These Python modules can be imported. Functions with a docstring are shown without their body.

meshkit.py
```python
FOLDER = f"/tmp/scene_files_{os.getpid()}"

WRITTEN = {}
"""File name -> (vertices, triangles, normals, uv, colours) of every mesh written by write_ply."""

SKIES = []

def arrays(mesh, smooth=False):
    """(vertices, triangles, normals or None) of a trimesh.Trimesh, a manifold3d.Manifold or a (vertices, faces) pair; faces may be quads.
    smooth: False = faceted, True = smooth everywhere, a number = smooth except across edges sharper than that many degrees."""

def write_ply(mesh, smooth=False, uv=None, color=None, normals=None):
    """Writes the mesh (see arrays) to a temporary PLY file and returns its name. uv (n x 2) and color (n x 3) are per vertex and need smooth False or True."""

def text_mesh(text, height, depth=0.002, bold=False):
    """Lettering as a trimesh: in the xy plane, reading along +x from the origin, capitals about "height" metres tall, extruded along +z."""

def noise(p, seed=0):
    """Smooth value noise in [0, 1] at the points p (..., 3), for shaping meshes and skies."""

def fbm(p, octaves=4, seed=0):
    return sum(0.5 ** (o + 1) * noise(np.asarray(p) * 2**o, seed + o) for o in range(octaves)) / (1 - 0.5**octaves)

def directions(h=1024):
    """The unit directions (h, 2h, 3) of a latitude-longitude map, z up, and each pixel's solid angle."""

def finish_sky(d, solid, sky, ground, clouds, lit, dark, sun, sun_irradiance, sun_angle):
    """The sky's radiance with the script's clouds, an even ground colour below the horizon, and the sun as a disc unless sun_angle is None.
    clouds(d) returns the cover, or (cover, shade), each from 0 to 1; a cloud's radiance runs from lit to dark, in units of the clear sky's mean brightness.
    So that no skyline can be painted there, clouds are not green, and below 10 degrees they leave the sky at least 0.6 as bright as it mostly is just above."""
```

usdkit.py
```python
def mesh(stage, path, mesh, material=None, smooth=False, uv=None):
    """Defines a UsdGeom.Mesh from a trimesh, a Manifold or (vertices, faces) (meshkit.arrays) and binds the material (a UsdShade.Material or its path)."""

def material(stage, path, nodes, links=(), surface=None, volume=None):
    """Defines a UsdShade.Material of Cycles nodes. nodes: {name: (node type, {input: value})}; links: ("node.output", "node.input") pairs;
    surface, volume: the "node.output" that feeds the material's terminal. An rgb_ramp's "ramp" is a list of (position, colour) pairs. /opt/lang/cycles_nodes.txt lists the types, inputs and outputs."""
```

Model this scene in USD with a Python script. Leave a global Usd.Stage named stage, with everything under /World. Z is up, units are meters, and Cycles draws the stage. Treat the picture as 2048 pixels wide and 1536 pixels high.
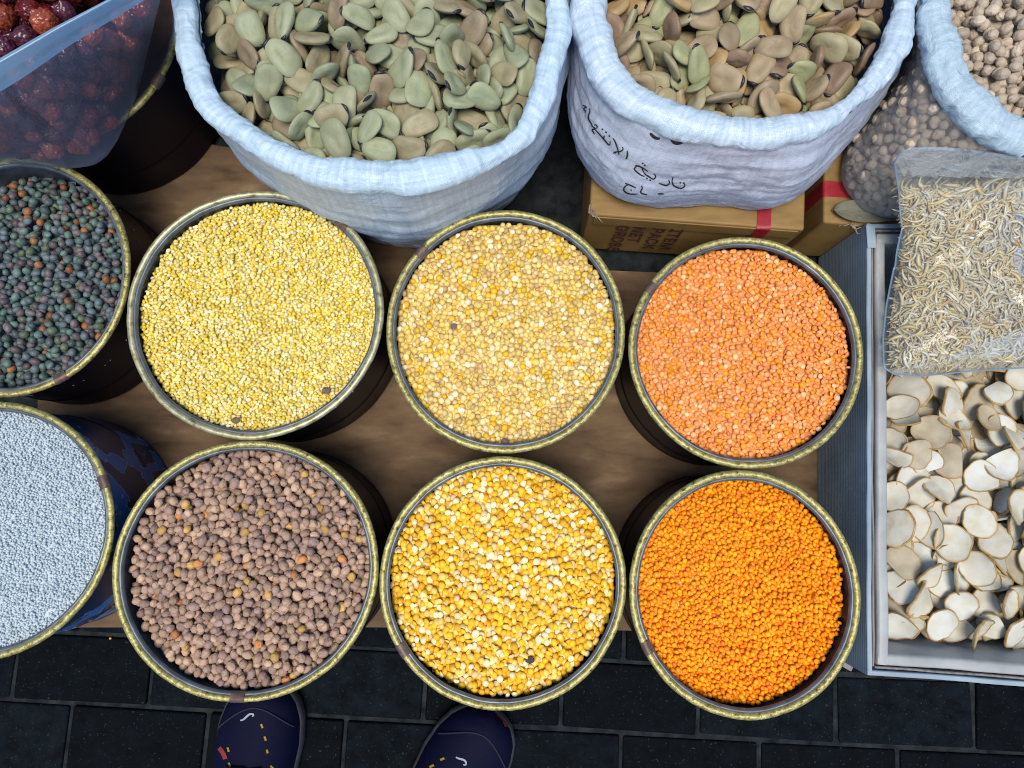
import math, numpy as np, trimesh, usdkit, meshkit
from scipy.interpolate import splprep, splev
from scipy.spatial.transform import Rotation as Rot
from pxr import Usd, UsdGeom, UsdLux, UsdShade, Gf, Sdf, Vt

stage = Usd.Stage.CreateInMemory()
UsdGeom.SetStageUpAxis(stage, 'Z')
UsdGeom.Xform.Define(stage, '/World')
UsdGeom.Scope.Define(stage, '/World/Looks')

# ------------------------------------------------------------------ camera, sky, sun, exposure
HC, F, TILT = 0.82, 1420.0, math.atan(182 / 1420.0)      # camera height, focal length in pixels of a 2048 wide picture, tilt from straight down
cam = UsdGeom.Camera.Define(stage, '/World/camera')
cam.CreateHorizontalApertureAttr(36.0)
cam.CreateFocalLengthAttr(36.0 * F / 2048)
cam.AddTranslateOp().Set(Gf.Vec3d(0, 0, HC))
cam.AddRotateXOp().Set(math.degrees(TILT))
cam.CreateClippingRangeAttr(Gf.Vec2f(0.02, 100))
cam.CreateExposureAttr(0.88)
SUN_EL, SUN_AZ = math.radians(77), math.radians(190)     # azimuth clockwise from +y
sdir = np.array([math.sin(SUN_AZ) * math.cos(SUN_EL), math.cos(SUN_AZ) * math.cos(SUN_EL), math.sin(SUN_EL)])
usdkit.material(stage, '/World/Looks/sky', {
    's': ('sky_texture', {'sky_type': 'single_scattering', 'sun_disc': False, 'sun_elevation': SUN_EL, 'sun_rotation': math.atan2(sdir[0], sdir[1])}),
    'b': ('background_shader', {'strength': 0.09})}, [('s.color', 'b.color')], surface='b.background')
dome = UsdLux.DomeLight.Define(stage, '/World/sky')
UsdShade.MaterialBindingAPI.Apply(dome.GetPrim()).Bind(UsdShade.Material.Get(stage, '/World/Looks/sky'))
sun = UsdLux.DistantLight.Define(stage, '/World/sun')
sun.CreateIntensityAttr(0.5); sun.CreateAngleAttr(28.0); sun.CreateColorAttr(Gf.Vec3f(1.0, 0.90, 0.76)); sun.CreateNormalizeAttr(True)
_q = Rot.align_vectors([sdir], [[0, 0, 1]])[0].as_matrix()
_m = np.eye(4); _m[:3, :3] = _q
sun.AddTransformOp().Set(Gf.Matrix4d(*_m.T.ravel().tolist()))

ct, st = math.cos(TILT), math.sin(TILT)
def W(px, py, z):
    """The point at height z that shows at pixel (px, py) of the 2048 x 1536 photograph."""
    px, py = np.asarray(px, float), np.asarray(py, float)
    k, a = -(py - 768) / F, (px - 1024) / F
    d = np.stack([a, st + k * ct, -ct + k * st], -1)
    return np.array([0, 0, HC]) + d * ((z - HC) / d[..., 2])[..., None]
def P(p):
    """The pixel at which a point shows."""
    p = np.asarray(p, float) - [0, 0, HC]
    fw = p[..., 1] * st - p[..., 2] * ct
    return np.stack([1024 + F * p[..., 0] / fw, 768 - F * (p[..., 1] * ct + p[..., 2] * st) / fw], -1)

# ------------------------------------------------------------------ helpers
used = {}
def numbered(path):
    n = used.get(path, 0); used[path] = n + 1
    return path if n == 0 else f'{path}_{n:03d}'
def tag(prim, label=None, cat=None, group=None, kind=None):
    for k, v in (('label', label), ('category', cat), ('group', group), ('kind', kind)):
        if v: prim.SetCustomDataByKey(k, v)
    return prim
def thing(name, label, cat, group=None, kind=None, M=None):
    x = UsdGeom.Xform.Define(stage, numbered('/World/' + name))
    if M is not None: x.AddTransformOp().Set(Gf.Matrix4d(*np.asarray(M).T.ravel().tolist()))
    return tag(x.GetPrim(), label, cat, group, kind)
def obj(name, mesh, mat, parent=None, smooth=40, uv=None, M=None):
    path = numbered((str(parent.GetPath()) if parent else '/World') + '/' + name)
    m = usdkit.mesh(stage, path, mesh, mat, smooth=smooth, uv=uv)
    m.CreateDoubleSidedAttr(True)
    if M is not None: m.AddTransformOp().Set(Gf.Matrix4d(*np.asarray(M).T.ravel().tolist()))
    return m.GetPrim()
def mat(name, nodes, links, surface='p.BSDF'):
    return usdkit.material(stage, '/World/Looks/' + name, nodes, links, surface=surface)
def rgb(h, g=2.2):
    return tuple((int(h[i:i + 2], 16) / 255) ** g for i in (0, 2, 4))
def grain_mat(name, color, color2=None, rough=0.5, scale=250, bump=0.15, spec=0.35, vary=0.3, bscale=None):
    """A seed's skin: its own tone, mottled, and varied from seed to seed."""
    c2 = color2 or tuple(x * 0.7 for x in color)
    return mat(name, {
        'g': ('texture_coordinate', {}), 'n': ('noise_texture', {'scale': scale, 'detail': 3}),
        'r': ('rgb_ramp', {'ramp': [(0.35, color), (0.7, c2)]}),
        'o': ('object_info', {}), 'v': ('map_range', {'from_min': 0.0, 'from_max': 1.0, 'to_min': 1 - vary, 'to_max': 1 + vary * 0.6}),
        'h': ('hsv', {'hue': 0.5, 'saturation': 1.0, 'fac': 1.0}),
        'b': ('bump', {'strength': bump, 'distance': 0.001}), 'n2': ('noise_texture', {'scale': bscale or scale * 2.5, 'detail': 2}),
        'p': ('principled_bsdf', {'roughness': rough, 'specular_ior_level': spec})},
        [('g.object', 'n.vector'), ('g.object', 'n2.vector'), ('n.fac', 'r.fac'), ('o.random', 'v.value'), ('v.result', 'h.value'), ('r.color', 'h.color'),
         ('h.color', 'p.base_color'), ('n2.fac', 'b.height'), ('b.normal', 'p.normal')])
def worn(name, ramp, scale=60, rough=0.5, metallic=0.0, bump=0.2, detail=6, dist=0.002, spec=0.5, stretch=(1, 1, 1), rough2=None):
    return mat(name, {
        'g': ('geometry', {}), 'mp': ('mapping', {'scale': stretch}), 'n': ('noise_texture', {'scale': scale, 'detail': detail, 'roughness': 0.6}),
        'r': ('rgb_ramp', {'ramp': ramp}), 'b': ('bump', {'strength': bump, 'distance': dist}),
        'rr': ('map_range', {'from_min': 0.3, 'from_max': 0.7, 'to_min': rough, 'to_max': rough if rough2 is None else rough2, 'clamp': True}),
        'p': ('principled_bsdf', {'metallic': metallic, 'specular_ior_level': spec})},
        [('g.position', 'mp.vector'), ('mp.vector', 'n.vector'), ('n.fac', 'r.fac'), ('n.fac', 'rr.value'), ('rr.result', 'p.roughness'), ('r.color', 'p.base_color'), ('n.fac', 'b.height'), ('b.normal', 'p.normal')])

def grid_faces(n, m, wrap_n=False):
    f = []
    for i in range(n if wrap_n else n - 1):
        a, b = i, (i + 1) % n
        j = np.arange(m - 1)
        f.append(np.stack([a * m + j, b * m + j, b * m + j + 1, a * m + j + 1], 1))
    return np.vstack(f)
def lathe(profile, n=96, rx=1.0, ry=1.0, c=(0, 0, 0), closed=False, dent=0.0, seed=0):
    pr = np.asarray(profile, float)
    if closed: pr = np.vstack([pr, pr[:1]])
    th = np.arange(n) / n * 2 * np.pi
    k = 1 + dent * (meshkit.fbm(np.stack([np.cos(th) * 1.5, np.sin(th) * 1.5, th * 0 + seed], -1), 3) - 0.5)
    if dent: k = k + 0.004 * (meshkit.fbm(np.stack([np.cos(th) * 14, np.sin(th) * 14, th * 0 + seed], -1), 2) - 0.5)
    v = np.stack([np.cos(th)[:, None] * pr[None, :, 0] * k[:, None] * rx, np.sin(th)[:, None] * pr[None, :, 0] * k[:, None] * ry, np.repeat(pr[None, :, 1], n, 0)], -1)
    return v.reshape(-1, 3) + np.asarray(c), grid_faces(n, len(pr), True)
def tube(path, r, sides=6):
    path = np.asarray(path, float); n = len(path); r = np.broadcast_to(np.asarray(r, float), n)
    t = np.gradient(path, axis=0); t /= np.linalg.norm(t, axis=1, keepdims=True)
    ref = np.where(np.abs(t[:, 2:3]) > 0.9, [[1.0, 0, 0]], [[0, 0, 1.0]])
    a = np.cross(t, ref); a /= np.linalg.norm(a, axis=1, keepdims=True); b = np.cross(t, a)
    ph = np.arange(sides + 1) / sides * 2 * np.pi
    v = path[:, None] + r[:, None, None] * (a[:, None] * np.cos(ph)[None, :, None] + b[:, None] * np.sin(ph)[None, :, None])
    f = grid_faces(n, sides + 1)
    v = np.vstack([v.reshape(-1, 3), path[:1], path[-1:]]); m = sides + 1
    cap = [[n * m, j + 1, j, j] for j in range(sides)] + [[n * m + 1, (n - 1) * m + j, (n - 1) * m + j + 1, (n - 1) * m + j + 1] for j in range(sides)]
    f = np.vstack([f, cap])
    tri = np.vstack([f[:, [0, 1, 2]], f[:, [0, 2, 3]]]); tri = tri[(tri[:, 0] != tri[:, 1]) & (tri[:, 1] != tri[:, 2]) & (tri[:, 0] != tri[:, 2])]
    return v, tri
def rbox(size, center, r=0.002, rz=0.0):
    import manifold3d as m3
    s = np.asarray(size) / 2 - r
    pts = [m3.Manifold.sphere(r, 8).translate((float(a * s[0]), float(b * s[1]), float(c * s[2]))) for a in (-1, 1) for b in (-1, 1) for c in (-1, 1)]
    h = m3.Manifold.batch_hull(pts).rotate((0, 0, math.degrees(rz))).translate(tuple(map(float, center)))
    q = h.to_mesh()
    return np.array(q.vert_properties[:, :3], float), np.array(q.tri_verts)
def join(*ms):
    vs, fs, n = [], [], 0
    for v, f in ms:
        f = np.asarray(f)
        if f.shape[1] == 4: f = np.vstack([f[:, [0, 1, 2]], f[:, [0, 2, 3]]])
        vs.append(v); fs.append(f + n); n += len(v)
    return np.vstack(vs), np.vstack(fs)
def loop_spline(pts, n, s=0.0):
    p = np.asarray(pts, float); p = np.vstack([p, p[:1]])
    tck, _ = splprep(p.T, per=True, s=s)
    u = np.linspace(0, 1, 4001); q = np.stack(splev(u, tck), 1)
    L = np.concatenate([[0], np.cumsum(np.linalg.norm(np.diff(q, axis=0), axis=1))])
    return np.stack(splev(np.interp(np.arange(n) / n * L[-1], L, u), tck), 1)

def where_in(p, box, top='back'):
    """Where a point lies in an opening that spans box (pixels of the photograph): by the rim or towards the middle, and on which side."""
    x, y = (p[0] - (box[0] + box[2]) / 2) / ((box[2] - box[0]) / 2), (p[1] - (box[1] + box[3]) / 2) / ((box[3] - box[1]) / 2)
    r = math.hypot(x, y); side = ['right', 'front right', 'front', 'front left', 'left', 'back left', 'back', 'back right'][int(round(math.atan2(y, x) / (math.pi / 4))) % 8]
    return 'at the centre' if r < 0.2 else f'{side} of the centre' if r < 0.5 else f'midway to the {side} rim' if r < 0.78 else f'by the {side} rim'
def lie(R):
    n = abs(R[2, 2]); return 'flat' if n > 0.9 else 'tilted' if n > 0.6 else 'on edge'

# ------------------------------------------------------------------ seed shapes
def ico(n): 
    m = trimesh.creation.icosphere(n); return np.array(m.vertices), np.array(m.faces)
def seed_round(a, b, c, seed, sub=2, rough=0.05, beak=0.0, crease=0.0):
    v, f = ico(sub); d = v.copy()
    k = 1 + rough * (meshkit.fbm(d * 2.3 + seed * 7.1, 3, seed) - 0.5) * 2
    if beak: k = k + beak * np.exp(-((1 - d[:, 0]) / 0.13)) 
    if crease: k = k - crease * np.exp(-(d[:, 1] / 0.16) ** 2) * np.clip(d[:, 0] + 0.35, 0, 1)
    return d * k[:, None] * [a, b, c], f
def seed_half(a, b, c, seed, sub=2):
    """Half of a split seed: a dome with a flat face, its middle at the origin."""
    v, f = ico(sub); d = v.copy()
    rr = 1 + 0.07 * (meshkit.fbm(d * 2 + seed * 3.3, 2, seed) - 0.5) * 2
    z = np.where(d[:, 2] > 0, d[:, 2] * 1.9 - 0.9, -0.9 + d[:, 2] * 0.1)
    return np.stack([d[:, 0] * rr * a, d[:, 1] * rr * b, z * c], 1), f
def bean(seed, a=0.0155, b=0.0113, c=0.0046):
    """A dried broad bean: flat kidney with a raised margin, dimpled faces; and its dark eye on one end."""
    r = np.random.default_rng(seed)
    nphi, nr = 30, 6
    a, b, c = a * r.uniform(0.88, 1.1), b * r.uniform(0.9, 1.08), c * r.uniform(0.85, 1.2)
    bend, sq, twist, cup = r.uniform(0.05, 0.22), r.uniform(2.2, 2.8), r.uniform(-0.25, 0.25), r.uniform(-0.002, 0.002)
    def surf(ph, rho, side):
        cs, sn = np.cos(ph), np.sin(ph)
        R = (np.abs(cs) ** sq + np.abs(sn) ** sq) ** (-1 / sq)
        x, y = rho * R * cs, rho * R * sn
        t = np.clip(1 - rho ** 3.2, 0, 1) ** 0.55
        t = t * (1 - 0.28 * np.exp(-((rho / 0.55) ** 2)))
        X, Y = x * a, y * b * (1 - 0.16 * x) + bend * b * (x * x - 0.4)
        n = meshkit.fbm(np.stack([x * 1.6 + seed, y * 1.6, side + 0 * x], -1), 3, seed) - 0.5
        Z = side * c * t + (n * 0.0026 * (1 - rho ** 4)) + twist * X * Y * 60 + cup * (x * x)
        return np.stack([X, Y, Z], -1)
    ph = np.arange(nphi) / nphi * 2 * np.pi
    rings = [(r_, 1) for r_ in np.linspace(0.18, 0.97, nr)] + [(1.0, 0)] + [(r_, -1) for r_ in np.linspace(0.97, 0.18, nr)]
    v = [surf(ph, np.full(nphi, p), s) for p, s in rings]
    top, bot = surf(np.zeros(1), np.zeros(1), 1), surf(np.zeros(1), np.zeros(1), -1)
    V = np.vstack(v + [top, bot]); n = len(rings); fs = []
    for i in range(n - 1):
        j = np.arange(nphi); k = (j + 1) % nphi
        fs += [np.stack([i * nphi + j, (i + 1) * nphi + j, (i + 1) * nphi + k], 1), np.stack([i * nphi + j, (i + 1) * nphi + k, i * nphi + k], 1)]
    j = np.arange(nphi); k = (j + 1) % nphi
    fs += [np.stack([np.full(nphi, n * nphi), j, k], 1), np.stack([np.full(nphi, n * nphi + 1), (n - 1) * nphi + k, (n - 1) * nphi + j], 1)]
    e = []
    for q in np.linspace(-0.5, 0.5, 9):
        p = surf(np.array([q + 0.15]), np.array([1.0]), 0)[0]; e.append(p)
    eye = tube(np.array(e) * [1.0, 1, 1], 0.0017 * np.sin(np.linspace(0.25, np.pi - 0.25, 9)), 6)
    return (V, np.vstack(fs)), eye
def slice_(seed, a=0.0188, b=0.0168, t=0.0009):
    """A dried root slice: a thin warped disc; returns its flesh and the brown rind round it."""
    r = np.random.default_rng(seed); nphi, nr = 36, 6
    ph = np.arange(nphi) / nphi * 2 * np.pi
    cut = r.uniform(0.25, 0.9) if r.random() < 0.22 else 2
    cut2 = r.uniform(0.3, 0.8) if r.random() < 0.12 else 2
    A, B, wx, wy, wt = r.uniform(0.75, 1.15) * a, r.uniform(0.75, 1.05) * b, r.uniform(-0.004, 0.007), r.uniform(-0.004, 0.006), r.uniform(-0.004, 0.004)
    def surf(rho, side, ex=1.0):
        n = meshkit.fbm(np.stack([np.cos(ph) * 1.4 + seed, np.sin(ph) * 1.4, 0 * ph], -1), 3, seed) - 0.5
        x, y = rho * np.cos(ph) * (1 + 0.30 * n), rho * np.sin(ph) * (1 + 0.30 * n)
        x = np.where(x > cut, cut + (x - cut) * 0.12, x); y = np.where(y > cut2, cut2 + (y - cut2) * 0.15, y)
        n2 = meshkit.fbm(np.stack([x * 1.5, y * 1.5, 0 * x + seed], -1), 3, seed + 5) - 0.5
        z = wx * x * x + wy * y * y + wt * x * y + n2 * 0.0035 * rho
        return np.stack([x * A, y * B, z - 0.001 + side * t * ex], -1)
    rhos = np.linspace(0.15, 0.955, nr)
    rings = [surf(p, 1) for p in rhos] + [surf(p, -1) for p in rhos[::-1]]
    V = np.vstack(rings + [surf(0, 1)[:1], surf(0, -1)[:1]]); n = len(rings); fs = []
    j = np.arange(nphi); k = (j + 1) % nphi
    for i in range(n - 1):
        fs += [np.stack([i * nphi + j, (i + 1) * nphi + j, (i + 1) * nphi + k], 1), np.stack([i * nphi + j, (i + 1) * nphi + k, i * nphi + k], 1)]
    fs += [np.stack([np.full(nphi, n * nphi), j, k], 1), np.stack([np.full(nphi, n * nphi + 1), (n - 1) * nphi + k, (n - 1) * nphi + j], 1)]
    R = np.stack([surf(0.93, 1, 1.2), surf(0.975, 1, 1.5), surf(1.0, 1, 0.9), surf(1.01, -1, 0.8), surf(0.975, -1, 1.6), surf(0.93, -1, 1.2)], 1).reshape(-1, 3)
    return (V, np.vstack(fs)), (R, grid_faces(nphi, 6, True))

# ------------------------------------------------------------------ pouring a heap: seeds dropped one by one onto the ones below
def pour(inside, target, bounds, dims, rng, depth, cell, tilt=0.35, free=0.15, shrink=0.93, most=9000, tries=40, K=3, yaw=None, over=0.15):
    """inside(x, y) says where a seed's middle may lie, target(x, y) the height the heap ends at. dims: semi axes, one row per shape.
    Returns centres, rotations, scale, shape index and the plan area that stays in view of each."""
    x0, y0, x1, y1 = bounds
    nx, ny = int((x1 - x0) / cell) + 1, int((y1 - y0) / cell) + 1
    gx, gy = x0 + np.arange(nx) * cell, y0 + np.arange(ny) * cell
    X, Y = np.meshgrid(gx, gy, indexing='ij')
    T = target(X, Y); H = T - depth; ins = inside(X, Y); ID = np.full((nx, ny), -1, int)
    spots = np.argwhere(ins)
    C, Q, S, KIND = [], [], [], []
    amax = dims.max(); hw = int(np.ceil(amax * 1.15 / cell)); off = np.arange(-hw, hw + 1) * cell
    OX, OY = np.meshgrid(off, off, indexing='ij'); OO = (OX ** 2).sum()
    hist = []; thick = dims[:, 2].mean()
    while len(C) < most:
        c = spots[rng.integers(0, len(spots), tries)]
        sc = H[c[:, 0], c[:, 1]] - T[c[:, 0], c[:, 1]]
        best = None
        for i in np.argsort(sc)[:K]:
            ix, iy = c[i]
            if ix < hw or iy < hw or ix >= nx - hw or iy >= ny - hw: continue
            sl = (slice(ix - hw, ix + hw + 1), slice(iy - hw, iy + hw + 1)); h = H[sl]
            kd = rng.integers(len(dims)); s = rng.uniform(0.88, 1.1); ax = dims[kd] * s * shrink
            if rng.random() < free:
                n = rng.normal(size=3); n[2] = abs(n[2])
            else:
                g = np.array([(OX * h).sum() / OO, (OY * h).sum() / OO]); gl = np.linalg.norm(g)
                g = g * min(1, 0.9 / max(gl, 1e-9))
                n = np.array([-g[0], -g[1], 1.0]) + rng.normal(size=3) * tilt
            n /= np.linalg.norm(n); n = n if n[2] > 0 else -n
            t = rng.normal(size=3) if yaw is None else yaw; t = t - n * (t @ n); t /= np.linalg.norm(t)
            R = np.stack([t, np.cross(n, t), n], 1)
            M = (R / ax ** 2) @ R.T
            bb = M[0, 2] * OX + M[1, 2] * OY
            cc = M[0, 0] * OX ** 2 + 2 * M[0, 1] * OX * OY + M[1, 1] * OY ** 2 - 1
            dd = bb * bb - M[2, 2] * cc
            ok = dd > 0; sq = np.sqrt(np.where(ok, dd, 0))
            lo = np.where(ok, (-bb - sq) / M[2, 2], 9.0)
            z = (h - lo)[ok].max()
            score = z - T[ix, iy]
            if best is None or score < best[0]:
                best = (score, ix, iy, z, R, s, kd, ok, (-bb + sq) / M[2, 2], sl)
        if best is None: continue
        score, ix, iy, z, R, s, kd, ok, up, sl = best
        hist.append(score)
        if len(hist) > 60 and np.mean(hist[-60:]) > over * thick: break
        if score > thick * 2: continue
        h = H[sl]; new = ok & (z + up > h); h[new] = (z + up)[new]; ID[sl][new] = len(C)
        C.append((gx[ix], gy[iy], z)); Q.append(R); S.append(s); KIND.append(kd)
    n = len(C)
    seen = np.bincount(ID[ID >= 0], minlength=n) * cell * cell
    return np.array(C), np.array(Q), np.array(S), np.array(KIND), seen
def place(c, R, s):
    M = np.eye(4); M[:3, :3] = R * s; M[:3, 3] = c; return M
def instancer(path, protos, idx, C, Q, S):
    pi = UsdGeom.PointInstancer.Define(stage, path)
    for k, (mesh, m) in enumerate(protos):
        p = usdkit.mesh(stage, f'{path}/seed_{k:03d}', mesh, m, smooth=True)
        pi.CreatePrototypesRel().AddTarget(p.GetPath())
    pi.CreateProtoIndicesAttr(Vt.IntArray.FromNumpy(np.asarray(idx, np.int32)))
    pi.CreatePositionsAttr(Vt.Vec3fArray.FromNumpy(np.asarray(C, np.float32)))
    q = Rot.from_matrix(Q).as_quat()
    pi.CreateOrientationsAttr(Vt.QuathArray([Gf.Quath(float(w), float(x), float(y), float(z)) for x, y, z, w in q]))
    pi.CreateScalesAttr(Vt.Vec3fArray.FromNumpy(np.repeat(np.asarray(S, np.float32)[:, None], 3, 1)))
    return pi.GetPrim()
def in_frame(C, m=12):
    p = P(C); return (p[:, 0] > -m) & (p[:, 0] < 2048 + m) & (p[:, 1] > -m) & (p[:, 1] < 1536 + m)
def choose(rng, n, weights):
    w = np.asarray(weights, float); return rng.choice(len(w), n, p=w / w.sum())
def bed(target, inside, bounds, drop, n=60):
    x0, y0, x1, y1 = bounds
    X, Y = np.meshgrid(np.linspace(x0, x1, n), np.linspace(y0, y1, n), indexing='ij')
    v = np.stack([X, Y, target(X, Y) - drop], -1).reshape(-1, 3); f = grid_faces(n, n)
    f = f[inside(v[f].mean(1)[:, 0], v[f].mean(1)[:, 1])]; k = np.unique(f); m = np.zeros(len(v), int); m[k] = np.arange(len(k))
    return v[k], m[f]

# ------------------------------------------------------------------ materials of the place
M = {}
M['mortar'] = worn('mortar', [(0.3, (0.004, 0.006, 0.008)), (0.7, (0.026, 0.032, 0.036))], 60, 0.9, spec=0.1)
for k, (lo, hi) in enumerate([((0.0005, 0.0014, 0.0026), (0.0032, 0.0075, 0.0120)), ((0.0004, 0.0010, 0.0019), (0.0020, 0.0048, 0.0080)), ((0.0008, 0.0018, 0.0032), (0.0048, 0.0098, 0.0150))]):
    M['paver%d' % k] = mat('paver_%d' % k, {
        'g': ('geometry', {}), 'n': ('noise_texture', {'scale': 45, 'detail': 8, 'roughness': 0.7}), 'r': ('rgb_ramp', {'ramp': [(0.35, lo), (0.72, hi)]}),
        'v': ('noise_texture', {'scale': 420, 'detail': 2}), 'r2': ('rgb_ramp', {'ramp': [(0.66, (0, 0, 0)), (0.74, (1, 1, 1))]}),
        'm': ('mix_color', {'blend_type': 'mix', 'b': (0.028, 0.034, 0.040)}), 'b': ('bump', {'strength': 0.6, 'distance': 0.002}),
        'p': ('principled_bsdf', {'roughness': 0.75, 'specular_ior_level': 0.06})},
        [('g.position', 'n.vector'), ('g.position', 'v.vector'), ('n.fac', 'r.fac'), ('v.fac', 'r2.fac'), ('r2.color', 'm.fac'), ('r.color', 'm.a'), ('m.result', 'p.base_color'), ('n.fac', 'b.height'), ('b.normal', 'p.normal')])
M['board'] = worn('cardboard_brown', [(0.30, (0.055, 0.035, 0.021)), (0.44, (0.115, 0.075, 0.045)), (0.56, (0.145, 0.097, 0.058)), (0.70, (0.23, 0.16, 0.10))], 9, 0.8, detail=15, bump=0.35, dist=0.003, spec=0.2, stretch=(1.5, 4, 1))
M['gold'] = worn('worn_gold_lacquer', [(0.30, (0.06, 0.052, 0.022)), (0.42, (0.26, 0.235, 0.075)), (0.60, (0.42, 0.39, 0.16)), (0.75, (0.60, 0.60, 0.44))], 190, 0.30, metallic=0.55, bump=0.6, rough2=0.55)
M['gold_pale'] = worn('worn_pale_gold_lacquer', [(0.30, (0.12, 0.11, 0.06)), (0.45, (0.34, 0.33, 0.18)), (0.7, (0.50, 0.50, 0.38))], 130, 0.34, metallic=0.6, bump=0.25, rough2=0.55)
M['bead'] = worn('dull_tin_bead', [(0.3, (0.05, 0.062, 0.078)), (0.7, (0.15, 0.18, 0.215))], 60, 0.42, metallic=0.5, bump=0.2)
M['lining_grey'] = worn('dull_grey_tin_lining', [(0.3, (0.035, 0.042, 0.050)), (0.7, (0.10, 0.115, 0.13))], 40, 0.4, metallic=0.5, bump=0.1)
M['lining_dark'] = worn('dark_brown_lacquer_lining', [(0.3, (0.012, 0.008, 0.010)), (0.7, (0.045, 0.028, 0.028))], 40, 0.4, metallic=0.2, bump=0.1)
M['tin_dark'] = worn('dark_painted_tin', [(0.3, (0.003, 0.0026, 0.005)), (0.6, (0.008, 0.0055, 0.007)), (0.8, (0.020, 0.010, 0.009))], 9, 0.42, spec=0.2, bump=0.05)
M['seam'] = worn('brown_solder', [(0.3, (0.07, 0.045, 0.035)), (0.7, (0.15, 0.105, 0.085))], 150, 0.5, metallic=0.4)
M['tin_print'] = mat('printed_tin', {
    'g': ('geometry', {}), 'mp': ('mapping', {'location': (3.1, 0.4, 0.2)}), 'n': ('noise_texture', {'scale': 13, 'detail': 5, 'roughness': 0.5}),
    'r': ('rgb_ramp', {'interpolate': False, 'ramp': [(0.0, (0.010, 0.016, 0.040)), (0.46, (0.16, 0.22, 0.30)), (0.467, (0.018, 0.10, 0.28)), (0.545, (0.15, 0.20, 0.28)), (0.552, (0.010, 0.018, 0.05)), (0.60, (0.14, 0.12, 0.14)), (0.606, (0.075, 0.012, 0.016))]}),
    'p': ('principled_bsdf', {'roughness': 0.3, 'specular_ior_level': 0.5})}, [('g.position', 'mp.vector'), ('mp.vector', 'n.vector'), ('n.fac', 'r.fac'), ('r.color', 'p.base_color')])

# ------------------------------------------------------------------ the ground: dark stone pavers in rows, a sheet of cardboard on them
pave = tag(UsdGeom.Xform.Define(stage, '/World/pavement').GetPrim(), 'dark basalt block pavement with dusty pale joints', kind='structure')
g = trimesh.creation.box([3.2, 3.2, 0.02]); g.apply_translation([0, 0, -0.0132])
obj('mortar_bed', g, M['mortar'], pave, smooth=False)
BL, BW, ROT = 0.1515, 0.0742, -math.radians(2.9)
o = W(310, 1276, 0.0); ux, uy = np.array([math.cos(ROT), math.sin(ROT)]), np.array([-math.sin(ROT), math.cos(ROT)])
rng = np.random.default_rng(5)
for row in range(-4, 3):
    for col in range(-7, 7):
        sh = (0.0 if row % 2 else 0.445) * BL
        cx, cy = (col + 0.5) * BL + sh, (row + 0.5) * BW
        p = o[:2] + ux * cx + uy * cy
        q = P(np.array([p[0], p[1], 0.0]))
        if not (-240 < q[0] < 2290 and 1150 < q[1] < 1790) and not (q[0] < 420 and q[1] > 700 and q[0] > -240 and q[1] < 1790): continue
        v, f = rbox((BL - 0.0046, BW - 0.0046, 0.03), (0, 0, -0.015 + rng.uniform(-0.0012, 0.0010)), 0.0024)
        n = meshkit.fbm(v * 30 + rng.uniform(0, 99, 3), 2) - 0.5
        v = v + n[:, None] * 0.003
        c, s = math.cos(ROT + rng.normal() * 0.006), math.sin(ROT + rng.normal() * 0.006)
        v = np.stack([v[:, 0] * c - v[:, 1] * s + p[0], v[:, 0] * s + v[:, 1] * c + p[1], v[:, 2]], 1)
        obj('paving_block', (v, f), M['paver%d' % rng.integers(3)], pave, smooth=50)

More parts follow.
